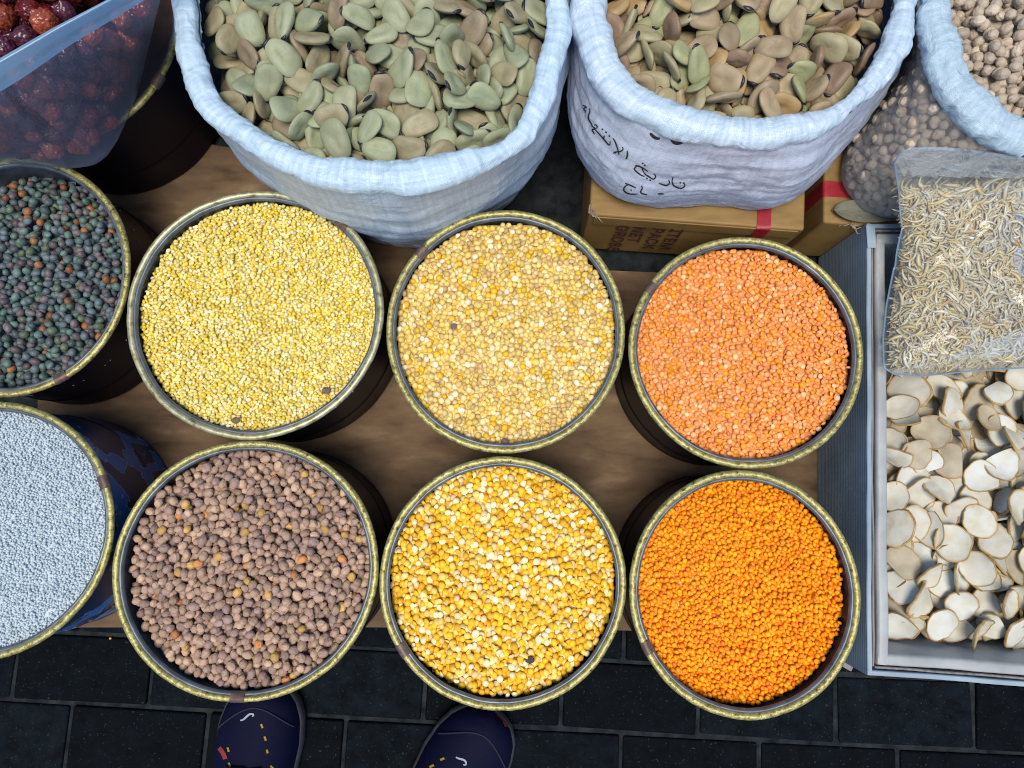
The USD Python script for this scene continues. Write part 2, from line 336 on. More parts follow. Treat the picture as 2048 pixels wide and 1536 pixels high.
sheet_px = [(78, 792), (84, 1254), (700, 1253), (1252, 1260), (1640, 1268), (1636, 560), (1170, 540), (900, 480), (560, 330), (480, 300), (60, 230)]  # shade put into the outline: back right cut off so dark ground shows
poly = [W(x, y, 0.004)[:2] for x, y in sheet_px]
import shapely
sm = trimesh.creation.extrude_polygon(shapely.Polygon(poly), 0.005, engine='earcut'); sm.apply_translation([0, 0, 0.0015])
tag(obj('cardboard_sheet', sm, M['board'], smooth=False), 'flat scuffed brown cardboard sheet lying on the pavement under the tins', 'cardboard sheet')
ZG = 0.0066

# ------------------------------------------------------------------ the gold rimmed tins
TINS = {}
def tin(key, label, cx, cy, w, h, zr, seam, rim='gold', lining='lining_grey', side='tin_dark', n=180, bottom=None):
    L, R_, T_, B_ = W(cx - w / 2, cy, zr), W(cx + w / 2, cy, zr), W(cx, cy - h / 2, zr), W(cx, cy + h / 2, zr)
    c = np.array([(L[0] + R_[0]) / 2, (T_[1] + B_[1]) / 2, 0])
    rx, ry = (R_[0] - L[0]) / 2, (T_[1] - B_[1]) / 2
    t = thing('pulse_tin', label, 'tin', 'gold rimmed tins', M=place(c, np.eye(3), 1))
    hb = zr - ZG; z0 = ZG + 0.0004; e = ry / rx
    tw = 0.0011
    side_p = [(0.0005, z0), (rx - 0.010, z0), (rx - 0.0055, z0 + 0.002), (rx - 0.0045, z0 + 0.006), (rx - 0.0055, z0 + 0.010), (rx - 0.0058, zr * 0.35), (rx - 0.0048, zr * 0.36), (rx - 0.0058, zr * 0.37), (rx - 0.0058, zr - 0.012), (rx - 0.0045, zr - 0.008), (rx - 0.0045, zr - 0.004),
              (rx - 0.0056, zr - 0.004)]
    ld = lambda prof, closed=False: lathe(prof, n, 1, e, closed=closed, dent=0.026, seed=len(TINS) * 3.7)
    obj('side_wall', ld(side_p), M[side], t, 50)
    obj('lining', ld([(rx - 0.0062, zr - 0.004), (rx - 0.0064, zr - 0.012), (rx - 0.0064, z0 + 0.002), (0.0005, z0 + 0.0016)]), M[lining], t, 50)
    ring = lambda rc, zc, a, b: [(rc + a * math.cos(q), zc + b * math.sin(q)) for q in np.linspace(0, 2 * np.pi, 13)[:-1]]
    rim_ = obj('rim', ld(ring(rx - 0.0032, zr - 0.0030, 0.0032, 0.0030), True), M[rim], t, 60)
    obj('inner_bead', ld(ring(rx - 0.0071, zr - 0.0050, 0.0023, 0.0030), True), M['bead'], rim_, 60)
    q = np.linspace(-0.055, 0.055, 9) + math.radians(seam)
    prof = np.array([(rx - 0.0092, zr - 0.008), (rx - 0.0086, zr - 0.0015), (rx - 0.0060, zr + 0.0002), (rx - 0.0030, zr + 0.0007), (rx - 0.0004, zr - 0.0008), (rx + 0.0005, zr - 0.0032), (rx - 0.002, zr - 0.010)])
    k = 1 + 0.026 * (meshkit.fbm(np.stack([np.cos(q) * 1.5, np.sin(q) * 1.5, q * 0 + len(TINS) * 3.7], -1), 3) - 0.5)
    v = np.stack([np.cos(q)[:, None] * prof[None, :, 0] * k[:, None], np.sin(q)[:, None] * prof[None, :, 0] * k[:, None] * e, np.repeat(prof[None, :, 1], 9, 0)], -1).reshape(-1, 3)
    obj('rim_seam', (v, grid_faces(9, 7)), M['seam'], rim_, 40)
    TINS[key] = (c, rx - 0.0066, (rx - 0.0066) * e, zr)
ZR = 0.148
tin('A', 'gold rimmed tin full of tiny yellow and cream split lentils', 509, 629, 518, 498, ZR, 48, 'gold_pale')
tin('B', 'gold rimmed tin full of pale cream split peas', 1011.5, 663, 481, 490, ZR, 138)
tin('C', 'gold rimmed tin full of salmon pink split lentils', 1494, 705, 471, 466, ZR, 146, 'gold', 'lining_dark')
tin('D', 'gold rimmed tin full of brown chickpeas', 490, 1144, 534, 528, ZR, 269)
tin('E', 'gold rimmed tin full of bright yellow split peas', 1005, 1168, 496, 511, ZR, 214)
tin('F', 'gold rimmed tin full of bright orange lentils', 1491, 1191, 464, 502, ZR, 207, 'gold', 'lining_dark')
tin('G', 'gold rimmed tin of dark blue green pulses shaded by the fruit tub', 20, 553, 476, 482, 0.134, 300, 'gold', 'lining_grey')
tin('H', 'gold rimmed tin of tiny white pearls with blue printed side', -39, 1064, 528, 524, ZR, 22, 'gold', 'lining_dark', 'tin_print')
tin('I', 'empty looking dark tin behind, under the tub of red fruit', 112, 42, 496, 496, ZR, 330, 'gold', 'lining_dark')

# ------------------------------------------------------------------ what fills the tins
def heap(key, name, label, cat, dims, meshes, mats, weights, drop, mound, tilt, free, depth, seed, group=None, each=0, each_name=None, each_label=None, each_cat=None, each_group=None,
         shrink=0.93, K=3, bedmat=None, lean=(0, 0), lump=0.002, most=9000, xmin=-60, over=0.25):
    """Pours a tin full; the seeds that show largest can be things of their own, the rest is one heap."""
    c, rx, ry, zr = TINS[key]; rng = np.random.default_rng(seed); a = dims.max()
    q0, q1 = P(np.array([c[0] - rx, c[1] + ry, zr])), P(np.array([c[0] + rx, c[1] - ry, zr])); px_box = (q0[0], q0[1], q1[0], q1[1])
    dr = lambda x, y, m: ((x - c[0]) / (rx - m)) ** 2 + ((y - c[1]) / (ry - m)) ** 2
    lim = W(xmin, 800, zr)[0]
    inside = lambda x, y: (dr(x, y, a * 0.9) < 1) & (x > lim)
    def target(x, y):
        n = meshkit.fbm(np.stack([x * 25, y * 25, 0 * x + seed], -1), 3, seed) - 0.5
        return zr - drop + mound * np.clip(1 - dr(x, y, 0), -0.3, 1) + lean[0] * (x - c[0]) + lean[1] * (y - c[1]) + n * 2 * lump
    b = (c[0] - rx - 0.012, c[1] - ry - 0.012, c[0] + rx + 0.012, c[1] + ry + 0.012)
    C, Q, S, kd, seen = pour(inside, target, b, dims, rng, depth, max(dims.min() / 2.6, 0.00045), tilt, free, shrink, most=most, K=K, over=over)
    col = choose(rng, len(C), weights)
    root = thing(name, label, cat, group, kind='stuff')
    obj('lower_layer', bed(target, lambda x, y: (dr(x, y, 0.0008) < 1), b, depth * 0.8, 50), bedmat or mats[0], root, smooth=True)
    vis = in_frame(C) & (seen > 0)
    top = np.zeros(len(C), bool)
    if each:
        order = np.argsort(-np.where(vis, seen, -1))[:each]
        top[order] = vis[order]
        for i in np.flatnonzero(top):
            tag(obj(each_name, meshes[kd[i]], mats[col[i]], smooth=True, M=place(C[i], Q[i], S[i])), f'{each_label[col[i]]} {where_in(P(C[i]), px_box)} {each_group[1]}', each_cat, each_group[0])
    keep = ~top & (seen > 0)
    nm = len(mats)
    protos = [(meshes[k], mats[m]) for k in range(len(meshes)) for m in range(nm)]
    instancer(str(root.GetPath()) + '/seeds', protos, (kd * nm + col)[keep], C[keep], Q[keep], S[keep]).SetCustomDataByKey('kind', 'stuff')
    return C, seen, target
mm = 1e-3
# A: tiny split lentils
sh = [(2.5, 1.8, 1.25), (2.2, 1.75, 1.35), (2.35, 1.6, 1.15)]
HA = heap('A', 'yellow_split_lentils', 'tiny yellow and cream split lentils heaped in the upper tin beside the dark pulses', 'lentils', np.array(sh) * mm,
     [seed_half(*np.array(s) * mm, 11 + i, 1) for i, s in enumerate(sh)],
     [grain_mat('moong_%d' % i, c, c2, vary=0.25, bump=0.05) for i, (c, c2) in enumerate([((0.78, 0.63, 0.14), (0.82, 0.68, 0.24)), ((0.86, 0.77, 0.42), (0.80, 0.66, 0.26)), ((0.78, 0.57, 0.05), (0.70, 0.5, 0.05)), ((0.68, 0.62, 0.15), (0.74, 0.66, 0.26)), ((0.90, 0.82, 0.54), (0.88, 0.78, 0.48))])],
     [0.36, 0.22, 0.2, 0.14, 0.08], 0.0125, 0.013, 0.35, 0.2, 0.006, 1)
# B: pale split peas
sh = [(3.5, 3.2, 1.7), (3.2, 3.0, 1.6), (3.4, 2.7, 1.5)]
HB = heap('B', 'pale_split_peas', 'pale cream split peas filling the upper middle tin', 'split peas', np.array(sh) * mm,
     [seed_half(*np.array(s) * mm, 21 + i, 2) for i, s in enumerate(sh)],
     [grain_mat('toor_%d' % i, c, c2, vary=0.22, bump=0.08) for i, (c, c2) in enumerate([((0.74, 0.555, 0.17), (0.67, 0.475, 0.11)), ((0.80, 0.655, 0.31), (0.73, 0.56, 0.21)), ((0.76, 0.48, 0.03), (0.68, 0.40, 0.025)), ((0.88, 0.78, 0.56), (0.86, 0.73, 0.48)), ((0.62, 0.43, 0.18), (0.54, 0.36, 0.13))])],
     [0.38, 0.30, 0.1, 0.07, 0.15], 0.0125, 0.014, 0.35, 0.22, 0.008, 2,
     each=300, each_name='pale_split_pea', each_cat='split pea',
     each_label=[x + ' split pea' for x in ('butter coloured', 'pale cream', 'deep yellow', 'almost white', 'dull tan')], each_group=('pale split peas in the upper middle tin', 'of the pale split pea tin'))
# C: salmon split lentils
sh = [(2.9, 2.8, 1.15), (2.7, 2.6, 1.1)]
HC_ = heap('C', 'salmon_split_lentils', 'salmon pink split lentils filling the tin behind the bright orange ones', 'lentils', np.array(sh) * mm,
     [seed_half(*np.array(s) * mm, 31 + i, 1) for i, s in enumerate(sh)],
     [grain_mat('salmon_%d' % i, c, c2, vary=0.22, bump=0.05) for i, (c, c2) in enumerate([((0.86, 0.33, 0.085), (0.80, 0.28, 0.07)), ((0.88, 0.40, 0.15), (0.82, 0.33, 0.11)), ((0.85, 0.32, 0.025), (0.75, 0.28, 0.02)), ((0.90, 0.55, 0.30), (0.86, 0.5, 0.25))])],
     [0.42, 0.34, 0.18, 0.06], 0.0135, 0.013, 0.4, 0.22, 0.006, 3)
# D: brown chickpeas
sh = [(4.6, 4.0, 3.9), (4.3, 3.8, 3.7), (4.2, 3.6, 3.5), (4.7, 3.75, 3.6)]
HD = heap('D', 'brown_chickpeas', 'the rest of the brown chickpeas under the topmost ones in the front tin', 'chickpeas', np.array(sh) * mm,
     [seed_round(*np.array(s) * mm, 41 + i, 3, 0.16, 0.22, 0.13) for i, s in enumerate(sh)],
     [grain_mat('brown_chickpea_%d' % i, c, c2, vary=0.3, bump=0.5, scale=160, rough=0.65) for i, (c, c2) in enumerate([((0.42, 0.285, 0.205), (0.33, 0.22, 0.165)), ((0.49, 0.345, 0.24), (0.40, 0.27, 0.19)), ((0.34, 0.235, 0.195), (0.27, 0.185, 0.155)), ((0.58, 0.38, 0.12), (0.48, 0.29, 0.09)), ((0.56, 0.24, 0.085), (0.46, 0.19, 0.07))])],
     [0.42, 0.29, 0.25, 0.025, 0.015], 0.0128, 0.016, 0.6, 0.7, 0.018, 4, shrink=0.90, lean=(0.02, 0.0), over=0.45, K=5,
     each=300, each_name='brown_chickpea', each_cat='chickpea',
     each_label=[x + ' wrinkled chickpea' for x in ('mid brown', 'light brown', 'dark brown', 'yellowish', 'reddish orange')], each_group=('brown chickpeas in the front tin', 'of the brown chickpea tin'))
# E: bright yellow split peas
sh = [(3.5, 3.35, 1.5), (3.2, 3.1, 1.4), (3.4, 2.9, 1.4)]
HE = heap('E', 'yellow_split_peas', 'bright yellow split peas filling the front middle tin', 'split peas', np.array(sh) * mm,
     [seed_half(*np.array(s) * mm, 51 + i, 2) for i, s in enumerate(sh)],
     [grain_mat('chana_%d' % i, c, c2, vary=0.2, bump=0.08) for i, (c, c2) in enumerate([((0.86, 0.53, 0.03), (0.8, 0.46, 0.02)), ((0.82, 0.44, 0.02), (0.76, 0.39, 0.018)), ((0.88, 0.64, 0.17), (0.84, 0.58, 0.11)), ((0.92, 0.83, 0.52), (0.90, 0.78, 0.42)), ((0.82, 0.60, 0.30), (0.74, 0.53, 0.25))])],
     [0.34, 0.17, 0.23, 0.17, 0.09], 0.0135, 0.0155, 0.4, 0.25, 0.009, 5, over=0.4,
     each=300, each_name='yellow_split_pea', each_cat='split pea',
     each_label=[x + ' split pea' for x in ('golden yellow', 'deep amber', 'lemon', 'ivory white', 'tan')], each_group=('yellow split peas in the front middle tin', 'of the yellow split pea tin'))
# F: bright orange lentils
sh = [(2.6, 2.5, 1.75), (2.4, 2.35, 1.7)]
HF = heap('F', 'orange_lentils', 'bright orange lentils filling the front tin beside the white box', 'lentils', np.array(sh) * mm,
     [seed_round(*np.array(s) * mm, 61 + i, 1, 0.03) for i, s in enumerate(sh)],
     [grain_mat('orange_%d' % i, c, c2, vary=0.22, bump=0.03, rough=0.42) for i, (c, c2) in enumerate([((0.95, 0.345, 0.005), (0.88, 0.29, 0.005)), ((0.97, 0.41, 0.008), (0.92, 0.345, 0.006)), ((0.86, 0.245, 0.005), (0.80, 0.215, 0.005))])],
     [0.45, 0.35, 0.2], 0.0155, 0.014, 0.4, 0.3, 0.007, 6, lean=(-0.03, 0.01))
# G: dark pulses
sh = [(4.5, 3.8, 3.6), (4.1, 3.6, 3.4), (4.8, 3.7, 3.5)]
gl = ['slate blue', 'dark teal', 'purplish grey', 'greenish', 'rusty orange']
HG = heap('G', 'dark_pulses', 'the rest of the dark speckled pulses lying beneath the top ones', 'pulses', np.array(sh) * mm,
     [seed_round(*np.array(s) * mm, 71 + i, 2, 0.07) for i, s in enumerate(sh)],
     [grain_mat('dark_pulse_%d' % i, c, c2, vary=0.4, bump=0.2, scale=500, rough=0.5) for i, (c, c2) in enumerate([((0.080, 0.115, 0.13), (0.125, 0.165, 0.18)), ((0.075, 0.13, 0.12), (0.13, 0.20, 0.17)), ((0.105, 0.092, 0.10), (0.15, 0.13, 0.135)), ((0.13, 0.175, 0.115), (0.08, 0.115, 0.08)), ((0.30, 0.125, 0.05), (0.21, 0.085, 0.035))])],
     [0.35, 0.27, 0.24, 0.09, 0.05], 0.028, 0.012, 0.6, 0.6, 0.014, 7, shrink=0.95, xmin=-90,
     each=300, each_name='dark_pulse', each_cat='pulse',
     each_label=[x + ' dried pulse' for x in gl], each_group=('dark pulses in the tin under the fruit tub', 'of the dark pulse tin'))
# H: white pearls
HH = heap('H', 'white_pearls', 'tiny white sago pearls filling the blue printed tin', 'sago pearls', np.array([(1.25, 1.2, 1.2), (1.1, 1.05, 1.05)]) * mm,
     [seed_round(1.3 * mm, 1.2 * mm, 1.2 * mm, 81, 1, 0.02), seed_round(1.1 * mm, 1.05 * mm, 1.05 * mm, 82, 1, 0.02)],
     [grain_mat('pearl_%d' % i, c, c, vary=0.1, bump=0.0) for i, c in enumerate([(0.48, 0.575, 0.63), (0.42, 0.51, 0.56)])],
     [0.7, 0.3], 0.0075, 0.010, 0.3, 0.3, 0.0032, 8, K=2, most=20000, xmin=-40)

# ------------------------------------------------------------------ woven sacks and bags
def weave(name, c1, c2, rough=0.55, spec=0.4, crinkle=0.0, period=0.0014):
    s = 0.3142 / period
    return mat(name, {
        'g': ('texture_coordinate', {}), 'geo': ('geometry', {}), 'wx': ('wave_texture', {'scale': s, 'bands_direction': 'x', 'distortion': 0.6, 'detail_scale': 2.0}), 'wy': ('wave_texture', {'scale': s, 'bands_direction': 'y', 'distortion': 0.6, 'detail_scale': 2.0}),
        'mp': ('mapping', {'scale': (12, 160, 1)}), 'n': ('noise_texture', {'scale': 1.0, 'detail': 6, 'roughness': 0.65}), 'mp2': ('mapping', {'scale': (260, 8, 1)}), 'n3': ('noise_texture', {'scale': 1.0, 'detail': 3}),
        'n2': ('noise_texture', {'scale': 48, 'detail': 7, 'roughness': 0.62, 'distortion': 1.2}), 'wk': ('math', {'math_type': 'multiply', 'value2': 0.30}), 'av': ('mix_float', {'fac': 0.5}), 'r': ('rgb_ramp', {'ramp': [(0.3, c2), (0.62, c1)]}),
        'a': ('math', {'math_type': 'multiply'}), 'k': ('math', {'math_type': 'multiply', 'value2': 2.2 + crinkle * 6}), 'a2': ('math', {'math_type': 'add'}), 'b': ('bump', {'strength': 0.28 + crinkle * 0.4, 'distance': 0.0009}), 'p': ('principled_bsdf', {'roughness': rough, 'specular_ior_level': spec})},
        [('g.UV', 'wx.vector'), ('g.UV', 'wy.vector'), ('g.UV', 'mp.vector'), ('mp.vector', 'n.vector'), ('g.UV', 'mp2.vector'), ('mp2.vector', 'n3.vector'), ('n.fac', 'av.a'), ('n3.fac', 'av.b'), ('geo.position', 'n2.vector'), ('av.result', 'r.fac'), ('r.color', 'p.base_color'),
         ('wx.fac', 'a.value1'), ('wy.fac', 'a.value2'), ('n2.fac', 'k.value1'), ('a.value', 'wk.value1'), ('wk.value', 'a2.value1'), ('k.value', 'a2.value2'), ('a2.value', 'b.height'), ('b.normal', 'p.normal')])
M['sack'] = weave('woven_white_plastic', (0.50, 0.645, 0.77), (0.27, 0.40, 0.52), 0.32, 0.6, 0.6)  # blue skylight painted into the upturned rims, so bluer and brighter than the sides
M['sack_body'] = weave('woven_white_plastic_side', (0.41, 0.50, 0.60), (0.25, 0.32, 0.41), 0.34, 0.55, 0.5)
M['sack2'] = weave('woven_white_plastic_coated', (0.52, 0.64, 0.76), (0.28, 0.40, 0.51), 0.28, 0.65, 0.6)  # same painted sky blue on this rolled rim; its side is greyer
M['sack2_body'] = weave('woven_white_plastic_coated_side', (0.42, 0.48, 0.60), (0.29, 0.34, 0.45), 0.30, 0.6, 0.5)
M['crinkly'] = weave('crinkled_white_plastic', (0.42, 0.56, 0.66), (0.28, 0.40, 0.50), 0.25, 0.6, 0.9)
M['ink'] = mat('black_ink', {'p': ('principled_bsdf', {'base_color': (0.012, 0.012, 0.016), 'roughness': 0.6})}, [])
def film(name, color=(0.8, 0.85, 0.9), milk=0.12, rough=0.12, scale=55, bump=0.5, dist=0.004, gloss=1.0, ior=1.45, most=0.30):
    """Thin clear plastic: sees through, glints, a little milky."""
    return mat(name, {
        'geo': ('geometry', {}), 'n': ('noise_texture', {'scale': scale, 'detail': 5, 'roughness': 0.55, 'distortion': 0.8}), 'b': ('bump', {'strength': bump, 'distance': dist}), 'fr': ('fresnel', {'IOR': ior}),
        't': ('transparent_bsdf', {'color': (0.97, 0.98, 0.98)}), 'g': ('glossy_bsdf', {'roughness': rough, 'color': (gloss, gloss, gloss)}), 'd': ('diffuse_bsdf', {'color': color}), 'tl': ('translucent_bsdf', {'color': color}), 'dm': ('mix_closure', {'fac': 0.4}),
        'm1': ('mix_closure', {'fac': milk}), 'm2': ('mix_closure', {}), 'lim': ('math', {'math_type': 'minimum', 'value2': most})},
        [('geo.position', 'n.vector'), ('n.fac', 'b.height'), ('b.normal', 'fr.normal'), ('b.normal', 'g.normal'), ('d.BSDF', 'dm.closure1'), ('tl.BSDF', 'dm.closure2'), ('t.BSDF', 'm1.closure1'), ('dm.closure', 'm1.closure2'),
         ('fr.fac', 'lim.value1'), ('lim.value', 'm2.fac'), ('m1.closure', 'm2.closure1'), ('g.BSDF', 'm2.closure2')], surface='m2.closure')
M['film'] = film('clear_bag_film', milk=0.045, rough=0.12, bump=0.5, gloss=0.9, ior=1.4, most=0.4)
M['film_top'] = film('folded_bag_film', (0.62, 0.70, 0.78), milk=0.34, rough=0.15, bump=0.7, gloss=0.9, ior=1.5, most=0.6)
M['film_dull'] = film('dusty_bag_film', (0.34, 0.34, 0.36), 0.36, 0.38, 30, 0.25, gloss=0.45, ior=1.3)
M['tub_wall'] = film('milky_tub_plastic', (0.14, 0.155, 0.22), 0.34, 0.3, 30, 0.15, gloss=0.5, ior=1.3)
M['tub_rim'] = film('thick_tub_rim_plastic', (0.22, 0.38, 0.56), 0.82, 0.25, 30, 0.1)

class Star:
    """A closed outline seen from its middle: radius by angle."""
    def __init__(self, pts, c=None):
        q = loop_spline(pts, 720); self.c = q.mean(0) if c is None else np.asarray(c)
        d = q - self.c; th = np.arctan2(d[:, 1], d[:, 0]) % (2 * np.pi); o = np.argsort(th)
        self.th, self.r = th[o], np.hypot(d[:, 0], d[:, 1])[o]
    def __call__(self, th): return np.interp(th % (2 * np.pi), self.th, self.r, period=2 * np.pi)
def sack(name, label, cat, inner, outer, body, zr, zm, zb, mroll, mbody, folds=0.004, seed=0, squash=0.8, base=0.93, nth=440, crin=0.0):
    pts = lambda px, z: W(np.array(px)[:, 0], np.array(px)[:, 1], z)[:, :2]
    Ri = Star(pts(inner, zr)); c = Ri.c; Ro = Star(pts(outer, zr), c); Rb = Star(pts(body, zm), c)
    th = np.arange(nth + 1) / nth * 2 * np.pi; cs, sn = np.cos(th), np.sin(th)
    rc, w = (Ri(th) + Ro(th)) / 2, (Ro(th) - Ri(th)) / 2
    t = thing(name, label, cat, 'open sacks and bags of pulses')
    ph = np.linspace(-2.6, 2 * np.pi - 2.75, 26)
    arc = np.concatenate([[0], np.cumsum(np.hypot(np.diff(rc * cs), np.diff(rc * sn)))])
    V, UV = [], []
    for p in ph:
        n1 = meshkit.fbm(np.stack([cs * 5, sn * 5, 0 * th + p * 0.5 + seed], -1), 4, seed) - 0.5
        n2 = meshkit.fbm(np.stack([cs * 22, sn * 22, 0 * th + p * 1.2 + seed], -1), 3, seed + 3) - 0.5
        n3 = 0.5 - 2 * np.abs(meshkit.fbm(np.stack([cs * 30 + p * 2, sn * 30, 0 * th + p * 2.2 + seed], -1), 2, seed + 7) - 0.5)
        d = folds * n1 * 2.0 + (0.0016 + crin) * n2 * 2 + (0.0024 + 1.2 * crin) * (n3 - 0.3)
        V.append(np.stack([c[0] + (rc + (w + d) * math.cos(p)) * cs, c[1] + (rc + (w + d) * math.cos(p)) * sn, zr + squash * (w + d) * math.sin(p)], -1)); UV.append(np.stack([arc, np.full(nth + 1, 1 + p * 0.018)], -1))
    V, UV = np.stack(V, 1), np.stack(UV, 1)
    obj('rolled_rim', (V.reshape(-1, 3), grid_faces(nth + 1, len(ph))), mroll, t, smooth=True, uv=UV.reshape(-1, 2))
    V, UV = [], []; zt = zr - 0.35 * squash * w
    rb = Rb(th)
    for q in np.linspace(0, 1, 60):
        n1 = meshkit.fbm(np.stack([cs * 3.5, sn * 3.5, 0 * th + q * 3 + seed + 9], -1), 4, seed + 11) - 0.5
        fold = (meshkit.fbm(np.stack([cs * 2 + q * 0.8, sn * 2, 0 * th + q * 16 + seed], -1), 2, seed + 5) - 0.5)
        if q < 0.06: r = rc + w * (0.75 + 0.05 * q); z = zt
        else:
            zz = zt + (zb - zt) * ((q - 0.06) / 0.94); z = zz
            km = np.clip((zt - zz) / (zt - zm), 0, 1); kb = np.clip((zm - zz) / (zm - zb), 0, 1)
            r = (rc + w * 0.76) * (1 - np.sin(km * np.pi / 2)) + rb * np.sin(km * np.pi / 2)
            r = np.where(kb > 0, rb * (1 - (1 - base) * kb ** 1.6), r)
            n4 = 0.5 - 2 * np.abs(meshkit.fbm(np.stack([cs * 7 + q * 4, sn * 7 - q * 2, 0 * th + q * 5 + seed], -1), 3, seed + 21) - 0.5)
            r = r + (n1 * folds * 2.6 + n4 * folds * 0.35 + fold * folds * (1.6 if seed != 17 else 0.7)) * min(1, (q - 0.06) * 6)
        V.append(np.stack([c[0] + r * cs, c[1] + r * sn, np.broadcast_to(z, th.shape)], -1)); UV.append(np.stack([arc, np.broadcast_to(zr - z, th.shape)], -1))
    V.append(np.stack([c[0] + 0.02 * cs, c[1] + 0.02 * sn, np.full(nth + 1, zb)], -1)); UV.append(UV[-1])
    V, UV = np.stack(V, 1), np.stack(UV, 1)
    bm = (V.reshape(-1, 3), grid_faces(nth + 1, V.shape[1]))
    obj('body', bm, mbody, t, smooth=True, uv=UV.reshape(-1, 2))
    return t, c, Ri, bm, (rc, w, V)
inner1 = [(395, 0), (400, 60), (415, 130), (440, 190), (490, 240), (560, 285), (620, 312), (700, 322), (780, 325), (860, 315), (950, 298), (1018, 270), (1048, 215), (1070, 150), (1086, 90), (1094, 0), (1075, -120), (1000, -235), (880, -300), (745, -320), (600, -300), (480, -230), (415, -120)]
outer1 = [(347, 0), (351, 60), (360, 140), (395, 215), (448, 270), (500, 308), (560, 345), (640, 374), (720, 386), (800, 386), (880, 374), (970, 346), (1045, 300), (1088, 240), (1122, 150), (1136, 80), (1141, 0), (1120, -140), (1030, -275), (890, -350), (745, -372), (590, -350), (450, -270), (370, -140)]
body1 = [(372, 40), (378, 120), (400, 200), (445, 275), (500, 340), (565, 385), (640, 425), (720, 455), (795, 469), (865, 456), (940, 420), (1010, 382), (1075, 318), (1112, 240), (1130, 150), (1138, 60), (1120, -100), (1020, -240), (880, -310), (745, -330), (590, -310), (460, -230), (385, -100)]
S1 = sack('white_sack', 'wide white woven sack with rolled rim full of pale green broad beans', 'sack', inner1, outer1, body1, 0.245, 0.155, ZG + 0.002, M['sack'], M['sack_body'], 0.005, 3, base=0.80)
inner2 = [(1213, 0), (1222, 60), (1245, 130), (1290, 180), (1360, 212), (1450, 232), (1530, 238), (1600, 232), (1655, 215), (1705, 180), (1745, 120), (1772, 60), (1786, 0), (1775, -110), (1700, -210), (1600, -260), (1500, -275), (1390, -255), (1290, -200), (1228, -110)]
outer2 = [(1139, 0), (1147, 60), (1165, 125), (1202, 185), (1262, 238), (1335, 272), (1420, 291), (1520, 296), (1600, 286), (1665, 260), (1725, 210), (1790, 150), (1822, 85), (1832, 0), (1815, -130), (1730, -250), (1615, -310), (1500, -325), (1370, -305), (1240, -235), (1160, -120)]
body2 = [(1140, 60), (1138, 130), (1141, 220), (1160, 290), (1195, 348), (1250, 386), (1330, 396), (1420, 393), (1490, 400), (1560, 404), (1622, 372), (1680, 305), (1735, 235), (1775, 150), (1795, 60), (1780, -90), (1700, -200), (1600, -260), (1480, -280), (1350, -250), (1230, -170), (1155, -60)]
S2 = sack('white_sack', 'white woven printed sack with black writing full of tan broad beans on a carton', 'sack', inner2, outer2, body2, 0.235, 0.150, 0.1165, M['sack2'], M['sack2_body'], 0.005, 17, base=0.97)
inner3 = [(1897, 0), (1905, 55), (1922, 110), (1945, 165), (1990, 212), (2048, 238), (2120, 245), (2230, 225), (2310, 150), (2340, 30), (2310, -110), (2200, -200), (2080, -215), (1970, -180), (1912, -90)]
outer3 = [(1832, 0), (1840, 60), (1860, 150), (1890, 215), (1930, 260), (1980, 288), (2048, 308), (2130, 314), (2250, 295), (2360, 200), (2400, 30), (2360, -150), (2220, -260), (2080, -280), (1940, -240), (1850, -120)]
body3 = [(1815, 60), (1785, 150), (1738, 235), (1693, 305), (1690, 350), (1718, 398), (1752, 424), (1800, 432), (1850, 400), (1920, 352), (2050, 338), (2200, 325), (2320, 250), (2350, 60), (2310, -90), (2200, -180), (2080, -200), (1940, -170), (1850, -80)]
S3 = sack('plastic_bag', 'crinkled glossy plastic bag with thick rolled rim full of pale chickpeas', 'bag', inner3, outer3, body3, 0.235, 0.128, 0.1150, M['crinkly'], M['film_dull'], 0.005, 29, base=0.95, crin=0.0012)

def ribbons(strokes, surf, width, to_px, off=0.0006, taper=True):
    """Pen strokes, given on the photograph, laid on a surface as thin ribbons."""
    tm = trimesh.Trimesh(surf[0], np.vstack([surf[1][:, [0, 1, 2]], surf[1][:, [0, 2, 3]]]) if surf[1].shape[1] == 4 else surf[1], process=False)
    out = []
    for s in strokes:
        wd = width
        if isinstance(s, tuple): s, wd = s
        p = to_px(np.array(s, float))
        L = np.concatenate([[0], np.cumsum(np.linalg.norm(np.diff(p, axis=0), axis=1))]); n = max(4, int(L[-1] / 2.0))
        if len(p) > 2:
            tck, _ = splprep(p.T, s=0, k=min(3, len(p) - 1)); q = np.stack(splev(np.linspace(0, 1, n), tck), 1)
        else: q = np.stack([np.interp(np.linspace(0, L[-1], n), L, p[:, k]) for k in (0, 1)], 1)
        d = np.gradient(q, axis=0); d /= np.maximum(np.linalg.norm(d, axis=1, keepdims=True), 1e-9); nn = np.stack([-d[:, 1], d[:, 0]], 1)
        wv = wd / 2 * (0.55 + 0.45 * np.sin(np.linspace(0.25, np.pi - 0.15, n)) if taper else np.ones(n))[:, None]
        pts = np.stack([q - nn * wv, q, q + nn * wv], 1).reshape(-1, 2)
        far = W(pts[:, 0], pts[:, 1], -0.5); o = np.array([0, 0, HC]); dr = far - o; dr /= np.linalg.norm(dr, axis=1, keepdims=True)
        loc, ray, tri = tm.ray.intersects_location(np.repeat(o[None], len(dr), 0), dr, multiple_hits=False)
        got = np.full((len(dr), 3), np.nan); got[ray] = loc - dr[ray] * off
        v = got; f = grid_faces(n, 3); f = f[~np.isnan(v[f]).any((1, 2))]
        if len(f): out.append((np.nan_to_num(v), f))
    return join(*out) if out else None
cr = lambda p: np.array([1130, 180]) + p / 6.4
